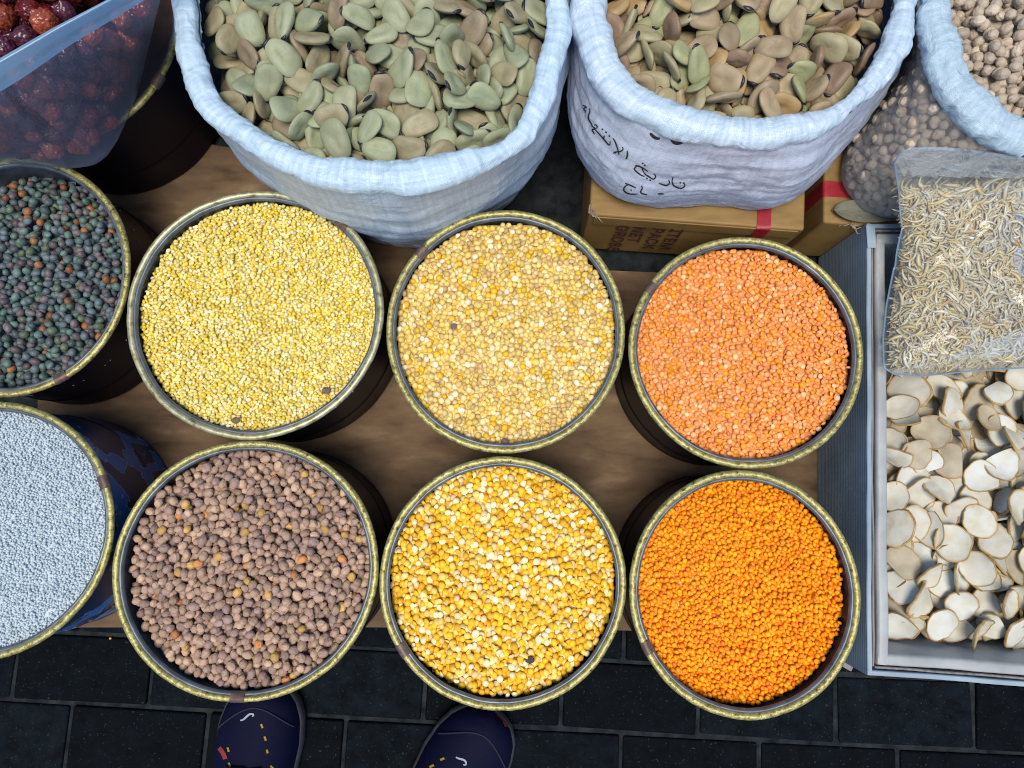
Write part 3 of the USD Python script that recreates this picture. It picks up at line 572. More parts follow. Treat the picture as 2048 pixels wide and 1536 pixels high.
ARABIC = [[(1520, 1190), (1530, 1235), (1490, 1258), (1430, 1245), (1390, 1222), (1372, 1160), (1385, 1115)], [(1465, 1186), (1490, 1190)], [(1508, 1190), (1530, 1194)], [(1325, 1155), (1335, 1195), (1310, 1220), (1260, 1215), (1200, 1198)],
          [(1135, 1080), (1160, 1108), (1140, 1140), (1090, 1120), (1030, 1080), (1002, 1040), (985, 1005)], [(900, 965), (965, 985), (1060, 1045)], [(960, 978), (905, 985), (888, 1010), (920, 1050), (970, 1088), (1020, 1106)], [(985, 935), (1005, 945)], [(1012, 960), (1032, 970)], [(1040, 1128), (1060, 1138)], [(1080, 1150), (1100, 1160)],
          ([(795, 780), (800, 820), (778, 888)], 3.6), [(612, 618), (640, 660), (665, 730), (685, 800), (690, 832)], [(733, 730), (742, 760), (700, 788), (650, 794), (615, 812)], [(625, 790), (650, 812)],
          [(575, 655), (565, 705), (530, 670), (490, 622), (430, 555), (380, 500)], [(505, 585), (490, 628)], [(470, 495), (490, 512)], [(515, 532), (535, 550)], [(560, 580), (575, 600)],
          [(345, 462), (370, 480), (385, 500), (350, 505), (360, 540), (378, 568)], [(372, 450), (405, 452), (412, 478), (385, 490)], [(345, 472), (330, 420), (303, 378), (300, 330), (318, 270), (308, 235)], [(228, 195), (262, 225), (236, 235), (262, 272), (258, 288)],
          [(770, 1195), (830, 1218), (908, 1255)], [(830, 1220), (765, 1240), (752, 1280), (790, 1318), (850, 1334), (930, 1332)], [(838, 1278), (856, 1286)], [(975, 1228), (985, 1270), (968, 1308), (1000, 1330), (1050, 1342)], [(1190, 1330), (1265, 1332)],
          ([(1088, 553), (1120, 585), (1170, 618), (1215, 618)], 6.5), ([(1362, 635), (1420, 682), (1470, 680), (1522, 664)], 6.5)]
roll2 = stage.GetPrimAtPath(str(S2[0].GetPath()) + '/rolled_rim')
sb_ = stage.GetPrimAtPath(str(S2[0].GetPath()) + '/body')
for name, part in (('printed_word', ARABIC[:11]), ('printed_word', ARABIC[11:24]), ('printed_word', ARABIC[24:29]), ('ink_mark', ARABIC[29:30]), ('ink_mark', ARABIC[30:])):
    obj(name, ribbons(part, S2[3], 3.0, cr), M['ink'], sb_, smooth=False)

# ------------------------------------------------------------------ broad beans and chickpeas in the sacks
beans = [bean(100 + i) for i in range(9)]
M['bean_eye'] = mat('bean_eye', {'p': ('principled_bsdf', {'base_color': (0.012, 0.012, 0.016), 'roughness': 0.45})}, [])
def bean_set(tag_, cols):
    ms = [grain_mat(f'{tag_}_{i}', c, c2, vary=0.16, bump=0.25, scale=90, rough=0.52, bscale=420) for i, (c, c2) in enumerate(cols)]
    cl = {}
    for i, (b, e) in enumerate(beans):
        for j, m in enumerate(ms):
            p = stage.CreateClassPrim(f'/World/{tag_}_kind_{i * len(ms) + j:03d}')
            usdkit.mesh(stage, f'{p.GetPath()}/skin', b, m, smooth=True); usdkit.mesh(stage, f'{p.GetPath()}/eye', e, M['bean_eye'], smooth=True)
            cl[i, j] = p
    return ms, cl
def fill_sack(S, zr, drop, mound, tag_, cols, weights, names, where, seed, most_each):
    t, c, Ri, _, _ = S; rng = np.random.default_rng(seed)
    px_box = (390, -300, 1095, 325) if tag_ == 'bean_green' else (1210, -275, 1787, 240)
    ang = lambda x, y: np.arctan2(y - c[1], x - c[0])
    rel = lambda x, y: np.hypot(x - c[0], y - c[1]) / Ri(ang(x, y))
    inside = lambda x, y: np.hypot(x - c[0], y - c[1]) < Ri(ang(x, y)) - 0.004
    def target(x, y):
        n = meshkit.fbm(np.stack([x * 14, y * 14, 0 * x + seed], -1), 3, seed) - 0.5
        return zr - drop + mound * (1 - np.clip(rel(x, y), 0, 1.2) ** 2) + n * 0.016
    R = Ri.r.max() + 0.03; b = (c[0] - R, c[1] - R, c[0] + R, c[1] + R)
    dims = np.array([(0.0152, 0.0111, 0.0050)] * len(beans))
    C, Q, Sc, kd, seen = pour(inside, target, b, dims, rng, 0.040, 0.0013, 0.45, 0.5, 0.84, most=2000, tries=40, K=6, over=0.9)
    ms, cl = bean_set(tag_, cols); col = choose(rng, len(C), weights)
    vis = in_frame(C, 20) & (seen > 4e-6)
    order = np.argsort(-np.where(vis, seen, -1))[:most_each]; top = np.zeros(len(C), bool); top[order] = vis[order]
    for i in np.flatnonzero(top):
        x = thing('broad_bean', f'{names[col[i]]} broad bean {lie(Q[i])} {where_in(P(C[i]), px_box)} {where}', 'broad bean', f'broad beans {where}', M=place(C[i], Q[i], Sc[i]))
        x.GetReferences().AddInternalReference(cl[kd[i], col[i]].GetPath()); x.SetInstanceable(True)
    root = thing('broad_bean_heap', f'the rest of the {names[0]} broad beans lying deeper {where}', 'broad beans', kind='stuff')
    obj('lower_layer', bed(target, lambda x, y: rel(x, y) < 1.03, b, 0.030, 50), ms[2], root, smooth=True)
    keep = ~top & (seen > 0)
    protos = [(join(*bn), m) for bn in beans for m in ms]
    instancer(str(root.GetPath()) + '/seeds', protos, (kd * len(ms) + col)[keep], C[keep], Q[keep], Sc[keep]).SetCustomDataByKey('kind', 'stuff')
    return int(top.sum())
n1 = fill_sack(S1, 0.245, 0.020, 0.018, 'bean_green', [((0.24, 0.265, 0.155), (0.30, 0.325, 0.215)), ((0.255, 0.225, 0.13), (0.30, 0.285, 0.18)), ((0.205, 0.16, 0.105), (0.26, 0.22, 0.14)), ((0.28, 0.325, 0.21), (0.25, 0.27, 0.155))],
          [0.34, 0.3, 0.14, 0.22], ['pale green', 'beige', 'brownish', 'mint grey'], 'of the widest sack', 11, 190)
n2 = fill_sack(S2, 0.235, 0.020, 0.020, 'bean_tan', [((0.28, 0.215, 0.13), (0.33, 0.27, 0.17)), ((0.29, 0.26, 0.15), (0.34, 0.31, 0.19)), ((0.215, 0.145, 0.095), (0.27, 0.195, 0.125)), ((0.36, 0.235, 0.10), (0.37, 0.28, 0.15)), ((0.26, 0.29, 0.15), (0.32, 0.31, 0.17))],
          [0.34, 0.28, 0.2, 0.1, 0.08], ['tan', 'straw coloured', 'dark brown', 'orange tan', 'greenish'], 'of the printed sack', 12, 110)
print('beans', n1, n2)
# pale chickpeas in the plastic bag, heaped in its mouth and showing through its side
cp = [seed_round(a * mm, b * mm, c * mm, 90 + i, 3, 0.16, 0.25, 0.15) for i, (a, b, c) in enumerate([(5.5, 4.9, 4.8), (5.2, 4.7, 4.7), (5.4, 4.5, 4.6)])]
cpm = [grain_mat('pale_chickpea_%d' % i, c, c2, vary=0.22, bump=0.4, scale=160, rough=0.6) for i, (c, c2) in enumerate([((0.46, 0.385, 0.29), (0.38, 0.31, 0.235)), ((0.50, 0.425, 0.33), (0.43, 0.35, 0.26)), ((0.41, 0.35, 0.28), (0.34, 0.28, 0.22))])]
t3, c3, R3, b3, (rc3, w3, V3) = S3
rng = np.random.default_rng(77)
ang3 = lambda x, y: np.arctan2(y - c3[1], x - c3[0])
ins3 = lambda x, y: np.hypot(x - c3[0], y - c3[1]) < R3(ang3(x, y)) - 0.003
tar3 = lambda x, y: 0.235 - 0.014 + 0.012 * (1 - (np.hypot(x - c3[0], y - c3[1]) / R3(ang3(x, y))) ** 2) + 0.008 * (meshkit.noise(np.stack([x * 30, y * 30, 0 * x], -1)) - 0.5)
RR = R3.r.max() + 0.02; b_ = (c3[0] - RR, c3[1] - RR, c3[0] + RR, c3[1] + RR)
C, Q, Sc, kd, seen = pour(ins3, tar3, b_, np.array([(5.5, 4.9, 4.8), (5.2, 4.7, 4.7), (5.4, 4.5, 4.6)]) * mm, rng, 0.014, 0.0018, 0.6, 0.7, 0.92, K=4)
col = choose(rng, len(C), [0.4, 0.35, 0.25]); nm_ = ['beige', 'light cream', 'greyish']
vis = in_frame(C) & (seen > 6e-6)
for i in np.flatnonzero(vis):
    tag(obj('pale_chickpea', cp[kd[i]], cpm[col[i]], smooth=True, M=place(C[i], Q[i], Sc[i])), f'{nm_[col[i]]} chickpea {where_in(P(C[i]), (1897, -215, 2340, 245))} of the crinkled plastic bag', 'chickpea', 'chickpeas in the mouth of the plastic bag')
root = thing('chickpea_filling', 'chickpeas packed lower in the plastic bag and seen through its dusty side', 'chickpeas', kind='stuff')
obj('lower_layer', bed(tar3, lambda x, y: np.hypot(x - c3[0], y - c3[1]) < R3(ang3(x, y)) * 1.02, b_, 0.011, 40), cpm[2], root, smooth=True)
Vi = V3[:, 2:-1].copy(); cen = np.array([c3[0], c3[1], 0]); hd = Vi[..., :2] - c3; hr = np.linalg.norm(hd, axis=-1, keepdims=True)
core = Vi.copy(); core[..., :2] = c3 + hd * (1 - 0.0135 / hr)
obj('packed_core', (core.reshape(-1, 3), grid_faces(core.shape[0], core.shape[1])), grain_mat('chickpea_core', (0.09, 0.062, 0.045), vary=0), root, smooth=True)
pts = []
cand = Vi.copy(); cand[..., :2] = c3 + hd * (1 - 0.0090 / hr); cand = cand.reshape(-1, 3); cand = cand[(cand[:, 0] < W(2100, 300, 0.12)[0]) & (cand[:, 1] < c3[1] + 0.10)]
cand = cand[rng.permutation(len(cand))]; cand = np.vstack([cand + rng.normal(size=cand.shape) * 0.0015 for _ in range(3)])
for p in cand:
    if not pts or np.min(((np.array(pts) - p) ** 2).sum(1)) > 0.0076 ** 2: pts.append(p)
pts = np.array(pts); n = len(pts)
keep = ~vis & (seen > 0)
C2 = np.vstack([C[keep], pts]); Q2 = np.concatenate([Q[keep], Rot.random(n, random_state=3).as_matrix()]); S2_ = np.concatenate([Sc[keep], rng.uniform(0.9, 1.1, n)])
instancer(str(root.GetPath()) + '/seeds', [(a, m) for a in cp for m in cpm], rng.integers(0, 9, len(C2)), C2, Q2, S2_).SetCustomDataByKey('kind', 'stuff')

# ------------------------------------------------------------------ yellow cartons under the sacks
M['carton'] = worn('yellow_carton', [(0.3, (0.175, 0.105, 0.028)), (0.7, (0.275, 0.17, 0.052))], 25, 0.6, bump=0.06, stretch=(1, 4, 1))
M['tape'] = worn('red_tape', [(0.3, (0.22, 0.010, 0.018)), (0.7, (0.34, 0.022, 0.03))], 60, 0.35, bump=0.1)
M['print_brown'] = mat('brown_print', {'p': ('principled_bsdf', {'base_color': (0.062, 0.018, 0.010), 'roughness': 0.7})}, [])
M['torn'] = worn('torn_card_edge', [(0.3, (0.16, 0.12, 0.08)), (0.7, (0.36, 0.30, 0.22))], 120, 0.9)
def carton(label, fl, fr, back, zt, tape_px, tape_along, words=None):
    a, b = W(*fl, zt)[:2], W(*fr, zt)[:2]
    u = (b - a) / np.linalg.norm(b - a); nv = np.array([-u[1], u[0]]); w = np.linalg.norm(b - a)
    rz = math.atan2(u[1], u[0]); cc = a + u * w / 2 + nv * back / 2
    loc = lambda p: (a[0] + u[0] * p[0] + nv[0] * p[1], a[1] + u[1] * p[0] + nv[1] * p[1], p[2])
    t = thing('carton', label, 'carton', 'yellow cartons')
    obj('box_wall', rbox((w, back, zt - ZG), loc((w / 2, back / 2, (zt + ZG) / 2)), 0.003, rz), M['carton'], t, 50)
    e = 0.0007
    if tape_along == 'y':
        s = (W(*tape_px, zt)[:2] - a) @ u; tw = 0.0145
        path = [(-0.0026, 0.055), (-0.0026, zt - 0.002), (-0.0012, zt + 0.0002), (0.003, zt + e), (back, zt + e)]
        pts = np.array([loc((s + dx + sh * 0, y, z)) for y, z in path for dx, sh in ((-tw / 2, 0), (tw / 2, 0))])
        obj('red_tape', (pts, grid_faces(len(path), 2)), M['tape'], t, smooth=True)
    else:
        s = (W(*tape_px, zt)[:2] - a) @ nv; tw = 0.017
        path = [(-e, 0.03), (-e, zt - 0.003), (0.0004, zt - 0.0009), (0.003, zt + e), (w, zt + e)]
        pts = np.array([loc((x, s + dx, z)) for x, z in path for dx in (tw / 2, -tw / 2)])
        obj('red_tape', (pts, grid_faces(len(path), 2)), M['tape'], t, smooth=True)
    return t, a, u, nv, loc, w
ZC = 0.1145
K1 = carton('yellow carton with red tape and brown lettering, under the sack with writing', (1178, 430), (1610, 461), 0.24, ZC, (1528, 430), 'y')
K2 = carton('yellow carton with a red tape band, mostly hidden under the plastic bag of chickpeas', (1647, 446), (2090, 474), 0.26, ZC - 0.001, (1690, 380), 'x')
# the carton's folded lip along the front and its torn corner
t1, a1, u1, nv1, loc1, w1 = K1
obj('front_flap', rbox((w1 - 0.012, 0.0016, 0.020), loc1((w1 / 2, -0.0009, ZC - 0.0115)), 0.0007, math.atan2(u1[1], u1[0])), M['carton'], t1, 40)
rng = np.random.default_rng(3)
def torn(c, n, r, seed):
    g = np.random.default_rng(seed); out = []
    for k in range(n):
        d = g.normal(size=3); d /= np.linalg.norm(d); d[2] = abs(d[2]) * 0.6
        p = np.array(c) + np.cumsum(np.vstack([[0, 0, 0], np.repeat(d[None], 4, 0) * r / 4 + g.normal(size=(4, 3)) * r * 0.12]), 0)
        out.append(tube(p, np.linspace(0.0011, 0.0003, 5), 5))
    return join(*out)
obj('torn_corner', torn(loc1((0.001, 0.002, ZC - 0.001)), 9, 0.012, 1), M['torn'], t1, 40)
obj('torn_corner', torn(K2[4]((0.03, 0.001, ZC - 0.004)), 10, 0.015, 2), M['torn'], K2[0], 40)
for word, px in (('ITEM', (1362, 462)), ('PACK', (1326, 460)), ('NET', (1286, 457)), ('GROSS', (1252, 455))):
    s = (W(*px, ZC)[:2] - a1) @ u1
    m = meshkit.text_mesh(word, 0.0125, 0.0003, bold=True)
    v = np.array(m.vertices); zt = ZC - (0.0155 if word != 'X' else 0)
    q = np.array([loc1((s + p[1] - 0.006, -0.0021 - p[2], zt - p[0] * 1.5 + 0.0)) for p in v])
    obj('printed_word', (q, np.array(m.faces)), M['print_brown'], t1, smooth=False)

# ------------------------------------------------------------------ the white corrugated box of root slices
M['white_card'] = mat('white_corrugated_card', {
    'g': ('texture_coordinate', {}), 'w': ('wave_texture', {'scale': 0.3142 / 0.0036, 'bands_direction': 'y', 'distortion': 0.8, 'detail_scale': 0.6}), 'geo': ('geometry', {}), 'n': ('noise_texture', {'scale': 22, 'detail': 6}), 'r': ('rgb_ramp', {'ramp': [(0.3, (0.20, 0.275, 0.34)), (0.7, (0.31, 0.39, 0.46))]}),
    'b': ('bump', {'strength': 0.16, 'distance': 0.0008}), 'p': ('principled_bsdf', {'roughness': 0.75, 'specular_ior_level': 0.2})},
    [('g.UV', 'w.vector'), ('geo.position', 'n.vector'), ('n.fac', 'r.fac'), ('r.color', 'p.base_color'), ('w.fac', 'b.height'), ('b.normal', 'p.normal')])
M['liner'] = worn('grey_paper_liner', [(0.3, (0.24, 0.26, 0.27)), (0.7, (0.38, 0.41, 0.42))], 22, 0.5, bump=0.25, dist=0.003)
M['card_edge'] = worn('grey_card_edge', [(0.3, (0.11, 0.11, 0.11)), (0.7, (0.27, 0.26, 0.25))], 260, 0.8, stretch=(1, 0.1, 1))
ZB = 0.122
TL, BL_, BR, TR = (W(*p, ZB)[:2] for p in ((1734, 447), (1735, 1350), (2330, 1392), (2330, 447)))
box = thing('produce_box', 'white corrugated cardboard box lined with grey paper, holding dried root slices', 'box')
def panel(p, q, inward, th, z0, z1, name, mat_, wob=0.0, seed=0, extra=0.0, n=60, rnd=False, flare=0.0):
    d = (q - p) / np.linalg.norm(q - p); L = np.linalg.norm(q - p); nn = np.array([-d[1], d[0]]) if inward else np.array([d[1], -d[0]])
    s = np.linspace(0, 1, n)
    if rnd: sec = [(0, z0), (0, z1 - 0.004), (0.001, z1 - 0.0012), (0.003, z1), (th - 0.003, z1), (th - 0.001, z1 - 0.0012), (th, z1 - 0.004), (th, z0)]
    else: sec = [(0, z0), (0, (z0 + z1) / 2), (0, z1 - 0.0008), (0.0006, z1), (th - 0.0006, z1), (th, z1 - 0.0008), (th, (z0 + z1) / 2), (th, z0)]
    V, UV = [], []
    for o_, z in sec:
        k = (z - z0) / (z1 - z0)
        nse = (meshkit.fbm(np.stack([s * L * 16, 0 * s + z * 30 + seed, 0 * s + seed], -1), 3, seed) - 0.5) * wob * k
        zz = z + (meshkit.fbm(np.stack([s * L * 22, 0 * s + seed + 40, 0 * s], -1), 3, seed + 1) - 0.5) * wob * 0.8 * (k > 0.8)
        b = p[None] + d[None] * (s[:, None] * L) + nn[None] * (o_ + extra + nse + flare * (1 - k))[:, None]
        V.append(np.column_stack([b, zz])); UV.append(np.column_stack([s * L, np.full(n, z)]))
    V, UV = np.stack(V, 1), np.stack(UV, 1)
    m = len(sec); f = grid_faces(n, m)
    caps = np.array([[0, 1, 6, 7], [1, 2, 5, 6], [2, 3, 4, 5]]); f = np.vstack([f, caps, caps[:, ::-1] + (n - 1) * m])
    return obj(name, (V.reshape(-1, 3), f), mat_, box, smooth=False if not rnd else True, uv=UV.reshape(-1, 2))
for i, (p, q) in enumerate(((TL, BL_), (BL_, BR), (BR, TR), (TR, TL))):
    panel(p, q, True, 0.0045, ZG, ZB, 'outer_panel', M['white_card'], 0.0020, i * 5)
    d = (q - p) / np.linalg.norm(q - p)
    panel(p + d * 0.008, q - d * 0.008, True, 0.0022, ZG + 0.002, ZB - 0.002, 'middle_ply', M['card_edge'], 0.0020, i * 5 + 2, 0.0056)
    panel(p + d * 0.010, q - d * 0.010, True, 0.0115, ZG + 0.003, ZB - 0.0005, 'paper_liner', M['liner'], 0.0030, i * 5 + 3, 0.0092, rnd=True, flare=0.003 if i != 1 else 0.014)
cen = (TL + BR) / 2; ins = lambda p, k: cen + (p - cen) * k
obj('floor', trimesh.creation.extrude_polygon(shapely.Polygon([ins(p, 0.95) for p in (TL, BL_, BR, TR)]), 0.003, engine='earcut').apply_translation([0, 0, ZG + 0.001]), M['liner'], box, smooth=False)
v, f = rbox((0.009, 0.024, 0.0016), (0, 0, 0), 0.0007); obj('corner_tab', (v + np.array([*W(1741, 474, ZB), ]) + [0, 0, 0.0012], f), M['white_card'], box, 40, uv=None)
# loose bottom flap sticking out at the front corner
fl0 = W(1683, 1322, 0.05)
v, f = rbox((0.034, 0.010, 0.003), (0, 0, 0), 0.001, math.radians(-30)); obj('bottom_flap', (v + fl0 + [0.006, -0.003, -0.02], f), M['card_edge'], box, 40)

M['flesh'] = []
for i, (c, c2) in enumerate([((0.53, 0.55, 0.50), (0.46, 0.43, 0.32)), ((0.46, 0.44, 0.35), (0.53, 0.53, 0.47)), ((0.33, 0.29, 0.205), (0.43, 0.39, 0.29)), ((0.55, 0.59, 0.57), (0.52, 0.52, 0.45))]):
    M['flesh'].append(mat('root_flesh_%d' % i, {
        'g': ('texture_coordinate', {}), 'n': ('noise_texture', {'scale': 70, 'detail': 5}), 'r': ('rgb_ramp', {'ramp': [(0.35, c), (0.68, c2)]}),
        'ln': ('vector_math', {'math_type': 'length'}), 'wob': ('math', {'math_type': 'multiply_add', 'value2': 0.010}), 'er': ('map_range', {'from_min': 0.0205, 'from_max': 0.0245, 'to_min': 0.0, 'to_max': 0.5, 'clamp': True}), 'em': ('mix_color', {'b': (0.36, 0.25, 0.11)}),
        'w': ('wave_texture', {'wave_type': 'rings', 'rings_direction': 'z', 'scale': 26, 'distortion': 5.0, 'detail': 3, 'detail_scale': 2.5}), 'ad': ('math', {'math_type': 'multiply'}), 'b': ('bump', {'strength': 0.22, 'distance': 0.001}),
        'p': ('principled_bsdf', {'roughness': 0.6, 'specular_ior_level': 0.3})},
        [('g.object', 'n.vector'), ('g.object', 'ln.vector1'), ('n.fac', 'wob.value1'), ('ln.value', 'wob.value3'), ('wob.value', 'er.value'), ('er.result', 'em.fac'), ('r.color', 'em.a'), ('g.object', 'w.vector'), ('n.fac', 'r.fac'), ('em.result', 'p.base_color'), ('w.fac', 'ad.value1'), ('n.fac', 'ad.value2'), ('ad.value', 'b.height'), ('b.normal', 'p.normal')]))
M['rind'] = worn('brown_root_rind', [(0.3, (0.20, 0.115, 0.035)), (0.5, (0.36, 0.235, 0.085)), (0.7, (0.50, 0.40, 0.23))], 60, 0.7, bump=0.3)
slices = [slice_(300 + i) for i in range(12)]
scl = {}
for i, (fl, rd) in enumerate(slices):
    for j, m in enumerate(M['flesh']):
        p = stage.CreateClassPrim(f'/World/root_slice_kind_{i * 4 + j:03d}')
        usdkit.mesh(stage, f'{p.GetPath()}/flesh', fl, m, smooth=55); usdkit.mesh(stage, f'{p.GetPath()}/rind', rd, M['rind'], smooth=True); scl[i, j] = p
inner_poly = [W(*p, 0.1)[:2] for p in ((1772, 700), (1775, 1275), (2300, 1310), (2300, 690))]
def in_poly(poly):
    p = np.asarray(poly)
    def g(x, y):
        x, y = np.asarray(x, float), np.asarray(y, float); r = np.zeros(x.shape, bool); j = len(p) - 1
        for i in range(len(p)):
            c = ((p[i, 1] > y) != (p[j, 1] > y)) & (x < (p[j, 0] - p[i, 0]) * (y - p[i, 1]) / (p[j, 1] - p[i, 1] + 1e-12) + p[i, 0]); r ^= c; j = i
        return r
    return g
shr = np.asarray(inner_poly); shr = shr.mean(0) + (shr - shr.mean(0)) * 0.93
rng = np.random.default_rng(21)
tgt = lambda x, y: 0.099 + 0.012 * (meshkit.fbm(np.stack([x * 13, y * 13, 0 * x], -1), 2, 4) - 0.5)
bb = (shr[:, 0].min() - 0.03, shr[:, 1].min() - 0.03, shr[:, 0].max() + 0.03, shr[:, 1].max() + 0.03)
C, Q, Sc, kd, seen = pour(in_poly(shr), tgt, bb, np.array([(0.0188, 0.0168, 0.0020)] * 12), rng, 0.045, 0.0016, 0.36, 0.10, 0.86, most=1500, tries=40, K=6, over=1.6)
col = choose(rng, len(C), [0.34, 0.26, 0.14, 0.26]); sn_ = ['cream', 'ivory', 'brownish', 'chalk white']
vis = in_frame(C, 30) & (seen > 2e-5)
for i in np.flatnonzero(vis):
    x = thing('root_slice', f'{sn_[col[i]]} root slice {lie(Q[i])} {where_in(P(C[i]), (1768, 740, 2300, 1300)).replace("rim", "side")} of the box', 'root slice', 'root slices in the white box', M=place(C[i], Q[i], Sc[i]))
    x.GetReferences().AddInternalReference(scl[kd[i], col[i]].GetPath()); x.SetInstanceable(True)
root = thing('root_slice_layer', 'the rest of the dried root slices lying deeper in the white box', 'root slices', kind='stuff')
instancer(str(root.GetPath()) + '/slices', [(join(*s), m) for s in slices for m in M['flesh']], (kd * 4 + col)[~vis & (seen > 0)], C[~vis & (seen > 0)], Q[~vis & (seen > 0)], Sc[~vis & (seen > 0)]).SetCustomDataByKey('kind', 'stuff')
obj('lower_layer', bed(tgt, in_poly(shr), bb, 0.022, 40), M['flesh'][2], root, smooth=True)
print('slices', vis.sum())

# ------------------------------------------------------------------ the clear bag of pale shreds lying on the box
ZP = 0.137
bag_px = [(1787, 300), (1850, 296), (1950, 303), (2048, 317), (2200, 330), (2330, 345), (2345, 520), (2335, 700), (2200, 722), (2048, 735), (1940, 742), (1840, 752), (1790, 748), (1769, 735), (1767, 680), (1774, 610), (1792, 530), (1806, 455), (1800, 385)]
zpx = lambda y: ZP + 0.105 * np.clip((540 - np.asarray(y, float)) / 240, 0, 1) ** 1.25
bp = np.array([W(x, y, float(zpx(y)))[:2] for x, y in bag_px])
_yy = np.linspace(280, 760, 200); _Y = np.array([W(1900, y, float(zpx(y)))[1] for y in _yy])
base_z = lambda Y_: np.interp(Y_, _Y[::-1], zpx(_yy)[::-1])
def poly_star(q, rad, c=None):
    q = np.asarray(shapely.Polygon(q).buffer(-rad).buffer(rad).exterior.segmentize(0.003).coords)[:-1]
    s = Star.__new__(Star); s.c = q.mean(0) if c is None else c; d = q - s.c; th = np.arctan2(d[:, 1], d[:, 0]) % (2 * np.pi); o = np.argsort(th); s.th, s.r = th[o], np.hypot(d[:, 0], d[:, 1])[o]; return s
bst = poly_star(bp, 0.004, np.array([(bp[:, 0].min() + bp[:, 0].max()) / 2, (bp[:, 1].min() + bp[:, 1].max()) / 2])); bc = bst.c
fill_y = W(1900, 366, float(zpx(366)))[1]
def bag_h(x, y):
    """How far the bag swells at a point: full over the shreds, empty and flat by the hem."""
    th = np.arctan2(y - bc[1], x - bc[0]); q = np.clip(np.hypot(x - bc[0], y - bc[1]) / bst(th), 0, 1)
    full = np.clip((fill_y + 0.004 - y) / 0.05, 0, 1); full = full * full * (3 - 2 * full)
    wr = meshkit.fbm(np.stack([x * 22 + 0.5 * y * 20, y * 14, 0 * x], -1), 4, 8) - 0.5
    cz = 0.5 - 2 * np.abs(meshkit.fbm(np.stack([x * 11 + y * 7, y * 13 - x * 5, 0 * x + 3], -1), 3, 18) - 0.5)
    return (1 - q ** 5) * (0.004 + 0.026 * full) + wr * 0.007 * (1 - q ** 6) + np.clip(cz - 0.15, 0, 1) * 0.010 * (1 - q ** 6) * (0.4 + 0.6 * full)
nth, nr = 300, 70
th = np.arange(nth + 1) / nth * 2 * np.pi
qs = np.linspace(0, 1, nr) ** 0.8
X = bc[0] + np.cos(th)[:, None] * bst(th)[:, None] * qs[None]; Y = bc[1] + np.sin(th)[:, None] * bst(th)[:, None] * qs[None]
hem_up = base_z(Y) - ZP
top = np.stack([X, Y, ZP + bag_h(X, Y) + hem_up], -1); low = np.stack([X, Y, ZP - 0.006 - 0.25 * bag_h(X, Y) + 0.004 * qs[None] ** 6 + hem_up], -1)
bag = thing('clear_bag', 'clear plastic bag of pale dried shreds lying across the white box', 'plastic bag')
obj('film', (np.vstack([top.reshape(-1, 3)]), grid_faces(nth + 1, nr)), M['film'], bag, smooth=True)
gf = grid_faces(nth + 1, nr); tt = top.reshape(-1, 3); up_ = tt[:, 1] > fill_y + 0.001
ft = gf[up_[gf].all(1)]; kk = np.unique(ft); mp_ = np.zeros(len(tt), int); mp_[kk] = np.arange(len(kk))
obj('folded_top', (tt[kk] + [0, 0, 0.0016] + np.array([0, 0, 0.004]) * (meshkit.fbm(tt[kk] * [30, 60, 0] + 5, 3, 2) - 0.3)[:, None], mp_[ft]), M['film_top'], bag, smooth=True)
obj('underside', (low.reshape(-1, 3), grid_faces(nth + 1, nr)[:, ::-1]), M['film'], bag, smooth=True)
edge = top[:, -1] - [0, 0, 0.001]
obj('edge_seam', tube(edge, 0.0009, 5), M['tub_rim'], bag, smooth=True)
hx = np.linspace(1795, 2320, 60); hy = np.interp(hx, [1795, 1850, 1950, 2048, 2320], [312, 330, 345, 352, 372]) + 4 * np.sin(hx / 23.0)
hp = np.array([W(a_, b_, float(zpx(b_))) for a_, b_ in zip(hx, hy)]); hp[:, 2] = base_z(hp[:, 1]) + bag_h(hp[:, 0], hp[:, 1]) + 0.0008
obj('folded_hem', tube(hp, 0.0012 + 0.0007 * np.sin(np.linspace(0, 40, 60)), 6), M['film'], bag, smooth=True)
rng = np.random.default_rng(31)
shreds = []
for i in range(6):
    n = 9; s = np.linspace(-1, 1, n); L = rng.uniform(0.006, 0.010); k = rng.uniform(-0.7, 0.7)
    p = np.stack([s * L, k * L * s * s, 0.002 * np.sin(s * rng.uniform(1, 3) + i)], 1); wd = rng.uniform(0.0012, 0.0019) * (1 - 0.6 * np.abs(s) ** 3)
    e = np.stack([p + [0, 1, 0] * wd[:, None], p + [0, 0, 1] * wd[:, None] * 0.5, p - [0, 1, 0] * wd[:, None], p - [0, 0, 1] * wd[:, None] * 0.5], 1).reshape(-1, 3)
    shreds.append((e, np.vstack([np.stack([np.arange(n - 1) * 4 + a, np.arange(n - 1) * 4 + b, np.arange(n - 1) * 4 + 4 + b, np.arange(n - 1) * 4 + 4 + a], 1) for a, b in ((0, 1), (1, 2), (2, 3), (3, 0))])))
sm_ = [grain_mat('shred_%d' % i, c, c2, vary=0.2, bump=0.05, rough=0.5) for i, (c, c2) in enumerate([((0.52, 0.46, 0.29), (0.47, 0.39, 0.21)), ((0.58, 0.54, 0.42), (0.52, 0.47, 0.33)), ((0.50, 0.39, 0.17), (0.50, 0.40, 0.22)), ((0.41, 0.28, 0.13), (0.44, 0.32, 0.17))])]
N = 20000
x, y = rng.uniform(bp[:, 0].min(), bp[:, 0].max(), N), rng.uniform(bp[:, 1].min(), fill_y, N)
q = np.hypot(x - bc[0], y - bc[1]) / bst(np.arctan2(y - bc[1], x - bc[0])); ok = (q < 0.915) & (rng.random(N) < np.clip((fill_y - y) / 0.006, 0, 1)); x, y = x[ok], y[ok]; n = len(x)
dz = rng.uniform(0.0028, 0.013, n); bz_ = base_z(y); zt_ = bz_ + bag_h(x, y)
z = np.maximum(zt_ - dz, bz_ - 0.004)
